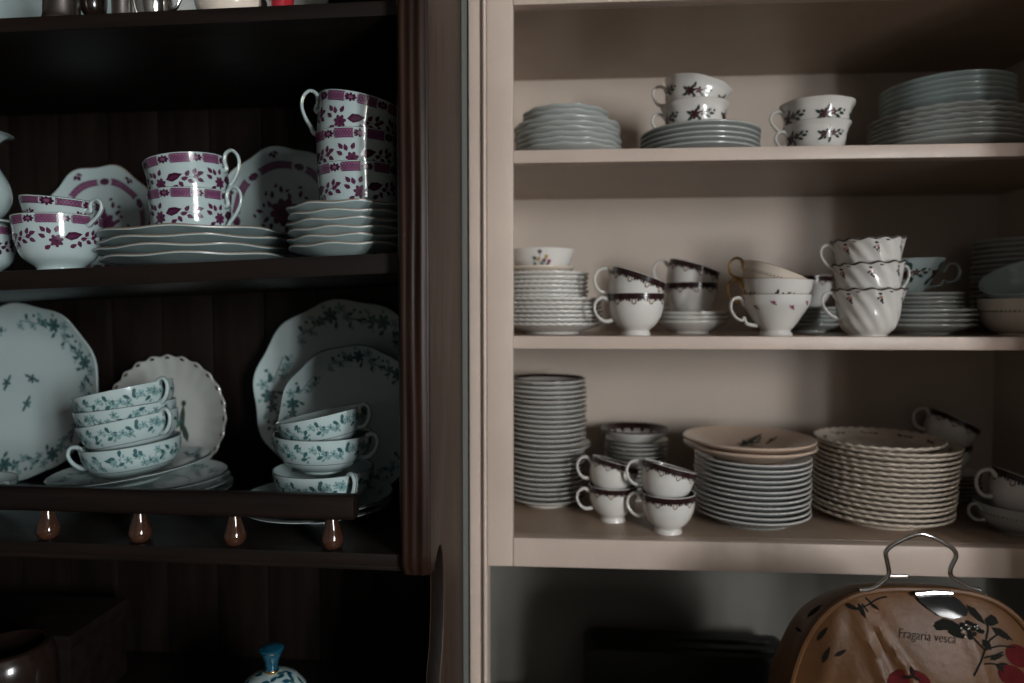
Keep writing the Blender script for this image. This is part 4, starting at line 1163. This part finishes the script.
# saucers, cups left
def saucer_deco(d):
    for k in range(12):
        t = 2*PI*k/12
        print_face(d, d.R*.80*math.cos(t), d.R*.80*math.sin(t), sprig(k), t-PI/2, 1.25)
    d.band_in(d.R*.50, d.R*.508, 'line_grey')
pl['E3'] = plate('saucer', 0.092, 0.019, 0.032, 'porc_cool', 'line_grey', None, 64, deco=saucer_deco, curve=1.15)
s0 = D3(152, .882)
for k, w in enumerate(('bottom', 'middle', 'third')):
    place(pl['E3'], '%s saucer of the pile under the four sea-green cups' % w, 'saucer', s0 + Vector((-.004*k, 0, .0085*k)), rz=.2+k, scale=1.06, group='sea-green saucers')
tl = -.10
place(pl['E3'], 'upper tilted saucer carrying the four sea-green cups', 'saucer', Vector((Xat(130, .872), .872, zS3+.0325)), tilt=tl, tx=.03, rz=.5, scale=1.06, group='sea-green saucers')
g3 = 'sea-green flowered cups'
cups(Vector((Xat(132, .872), .872, zS3+.0385)), [
    dict(kind='teal', label='bottom sea-green cup on the tilted saucer, handle to the left', rz=PI*1.12, tilt=tl, tx=.03, s=1.06),
    dict(kind='teal', label='second cup from the bottom on the tilted saucer, handle right', rz=-.30, tilt=-.19, h=.032, s=1.06),
    dict(kind='teal', label='third cup from the bottom on the tilted saucer, rim half hidden', rz=PI*.45, tilt=-.12, h=.015, s=1.06),
    dict(kind='teal', label='topmost sea-green cup of four, tipped left, handle right', rz=-.25, tilt=-.21, h=.022, s=1.06)], g3)
# saucer and cups right
place(pl['E3'], 'lower saucer under three sea-green cups behind the end of the rail', 'saucer', D3(316, .838), rz=.9, group='sea-green saucers')
place(pl['E3'], 'upper saucer under three sea-green cups behind the end of the rail', 'saucer', D3(317, .838) + Vector((0, 0, .0085)), rz=.3, group='sea-green saucers')
cups(Vector((Xat(322, .835), .835, zS3+.0145)), [
    dict(kind='teal', label='bottom sea-green cup of three behind the end of the rail', rz=-.75, s=1.08),
    dict(kind='teal', label='middle sea-green cup of three behind the end of the rail', rz=-.20, tilt=.02, h=.045, s=1.06),
    dict(kind='teal', label='tilted top sea-green cup of three behind the rail end', rz=-.25, tilt=-.20, s=.97, h=.029)], g3)
# cup cut by the left edge
cups(D3(-44, .80), [dict(kind='teal', label='sea-green cup at the far left, only its handle in view', rz=-.1, tilt=0)], g3)

# ================================================================== DRESSER: TOP SHELF
def D1(px, Y): return Vector((Xat(px, Y), Y, zS1))
pl['F1'] = plate('platter', 0.125, 0.018, 0.08, 'porc_cool', None, None, 72)
lean_plate(pl['F1'], 'pale blue-green platter on the top dresser shelf, far left', 55, .93, zS1, .15, 0, 'platters on the top dresser shelf')
pl['F2'] = plate('platter', 0.120, 0.018, 0.08, 'porc_grey', None, None, 72)
lean_plate(pl['F2'], 'pale grey platter on the top dresser shelf behind the cream bowl', 245, .93, zS1, .15, 0, 'platters on the top dresser shelf')
def turned(name, ctrl, m, label, cat, px, Y, hnd=None, rz=0):
    o_, i_ = cup_profile(ctrl, .002, 4)
    k = Kind(name, Dish(o_, i_, body=m), handle=hnd)
    return place(k, label, cat, D1(px, Y), rz=rz)
tk = [(.055-.0335, .075), (.036, .082), (.05, .072), (.052, .045), (.042, .025), (.019, .022)]
turned('tankard', [(.0215, 0), (.021, .004), (.019, .012), (.0185, .045), (.0185, .085), (.0205, .095)], 'pewter', 'dull pewter tankard on the top dresser shelf', 'tankard', 70, .765,
       handle_mesh('handle', [(.0175, .075), (.030, .084), (.040, .070), (.036, .040), (.018, .025)], .0025, 'pewter'), rz=2.4)
turned('beaker', [(.0115, 0), (.0115, .004), (.0105, .012), (.011, .05), (.013, .075)], 'pewter', 'slim dark metal beaker between tankard and creamer, top shelf', 'beaker', 129, .765)
turned('creamer', [(.016, 0), (.015, .003), (.019, .012), (.0215, .028), (.0175, .045), (.0205, .06)], 'chrome', 'shiny silver creamer on the top dresser shelf', 'creamer', 160, .775,
       handle_mesh('handle', [(.018, .045), (.028, .052), (.034, .038), (.028, .022), (.019, .018)], .002, 'chrome'), rz=0.0)
turned('egg_cup', [(.010, 0), (.0095, .003), (.005, .008), (.005, .016), (.013, .026), (.015, .042)], 'bronze', 'small brown egg cup in front of the blue-green platter, top shelf', 'egg cup', 101, .79)
turned('serving_bowl', [(.020, 0), (.0195, .003), (.028, .008), (.037, .022), (.041, .04)], 'porc_cream', 'cream bowl near the middle of the top dresser shelf', 'bowl', 236, .80)
turned('liqueur_glass', [(.010, 0), (.0095, .002), (.012, .006), (.0135, .03), (.0145, .05)], 'red_glass', 'small red glass right of the cream bowl, top shelf', 'glass', 286, .775)

# ================================================================== DRESSER: WORKTOP
def DW(px, Y): return Vector((Xat(px, Y), Y, DWT))
sy = .80; bp = DW(266, sy)
so, si = cup_profile([(.030, 0), (.029, .004), (.040, .015), (.050, .040), (.047, .068), (.040, .080)], .0025, 4)
d = Dish(so, si, body='porc_cool')
for k in range(8): print_out(d, 2*PI*k/8, .05, flower(0, 0, .009, 'blue_glaze', 'gold', 6) + [(leaf(.013, 0, .006, .003, 0), 'teal_print'), (leaf(-.012, .004, .006, .003, 1), 'blue_glaze')], 1.2)
k = Kind('sugar_bowl', d, handle=handle_mesh('handle', [(.046, .068), (.058, .077), (.068, .072), (.068, .055), (.058, .042), (.049, .04)], .003, 'porc_cool', 'gold'))
sb = place(k, 'blue and white sugar bowl with blue finial, on the dresser worktop', 'sugar bowl', bp, rz=-.2)
lo = [(.0405, .0805), (.042, .082), (.040, .088), (.030, .100), (.018, .1065), (.008, .109)]
ztip = Zat(271, 650, sy) - DWT
sc_z = (ztip - .030)/.109
mb = MB(); n = 40; v = []; ring = []
lp = [(a, .0806 + (b-.0805)*1.0) for a, b in lo]
for r, z in lp:
    for q in range(n): v.append((r*math.cos(2*PI*q/n), r*math.sin(2*PI*q/n), z))
fs = [(i_*n+q, i_*n+(q+1) % n, (i_+1)*n+(q+1) % n, (i_+1)*n+q) for i_ in range(len(lp)-1) for q in range(n)] + [tuple(range(n))[::-1], tuple(range((len(lp)-1)*n, len(lp)*n))]
mb.add(v, fs, 'porc_cool')
rl = random.Random(5)
for q in range(26):
    t = rl.uniform(0, 6.28); r = rl.uniform(.012, .036)
    z = next(b0[1] + (b1[1]-b0[1])*(b0[0]-r)/(b0[0]-b1[0]) for b0, b1 in zip(lp[1:], lp[2:]) if b1[0] <= r <= b0[0])
    pts = leaf(0, 0, .006, .0026, rl.uniform(0, 6))
    def PP(x, y):
        X, Y = r*math.cos(t)+x, r*math.sin(t)+y; rr = min(math.hypot(X, Y), .0399); rr = max(rr, .0081)
        zz_ = next(b0[1] + (b1[1]-b0[1])*(b0[0]-rr)/(b0[0]-b1[0]) for b0, b1 in zip(lp[1:], lp[2:]) if b1[0] <= rr <= b0[0])
        a = math.atan2(Y, X); return (rr*math.cos(a), rr*math.sin(a), zz_+.0006)
    vv = [PP(0, 0)] + [PP(x, y) for x, y in pts]
    mb.add(vv, [(0, 1+k_, 1+(k_+1) % len(pts)) for k_ in range(len(pts))], ['blue_glaze', 'teal_print', 'blue_glaze'][q % 3])
lid = obj('lid', mb.build('lid', flip=False), sb)
fp = [(.0075, .108), (.0088, .111), (.0072, .114), (.0085, .121), (.0115, .130), (.0145, .136), (.0135, .139), (.0, .141)]
fc_ = cr([(a, b, 0) for a, b in fp], 4); mb = MB(); v = []
for q in fc_:
    for k_ in range(24): v.append((max(q.x, .0002)*math.cos(2*PI*k_/24), max(q.x, .0002)*math.sin(2*PI*k_/24), q.y))
m_ = len(fc_)
for i_ in range(m_-1):
    mtl = 'gold' if (i_ in (2, 3, 4, 5) or i_ == 20) else 'blue_glaze'
    mb.add([], [], mtl)
    for k_ in range(24):
        mb.f.append((i_*24+k_, i_*24+(k_+1) % 24, (i_+1)*24+(k_+1) % 24, (i_+1)*24+k_)); mb.m.append(mb.mi(mtl))
mb.v = v
fin = obj('finial', mb.build('finial', flip=False), lid)
fin['label'] = 'blue glazed finial with gilt rings'
# brown glazed jar and dark box at the lower left
jy = .72
jr = Wd(0, 84, jy)/2; jh = Zat(0, 645, jy) - DWT
jo, ji = cup_profile([(jr*.7, 0), (jr*.72, .004), (jr*.9, jh*.25), (jr, jh*.6), (jr*.98, jh*.88), (jr*.86, jh*.985), (jr*.78, jh)], .003, 5)
k = Kind('storage_jar', Dish(jo, ji, body='bronze'))
place(k, 'glossy brown jar on the dresser worktop, lower left corner', 'jar', DW(-4, jy))
yb = .86; xb0, xb1 = Xat(-90, yb), Xat(60, yb); zb1 = Zat(30, 634, yb)
bx = empty('wooden_box', 'dark wooden box behind the brown jar on the dresser worktop', 'box', ((xb0+xb1)/2, yb, DWT))
mb = MB(); mb.box((-(xb1-xb0)/2, 0, 0), ((xb1-xb0)/2, .12, zb1-DWT-.02), 'dark_wood_h'); obj('body', mb.build('body', bevel=.002), bx)
mb = MB(); mb.box((-(xb1-xb0)/2-.003, -.003, zb1-DWT-.0195), ((xb1-xb0)/2+.003, .123, zb1-DWT), 'dark_wood_h'); obj('lid', mb.build('lid', bevel=.002), bx)
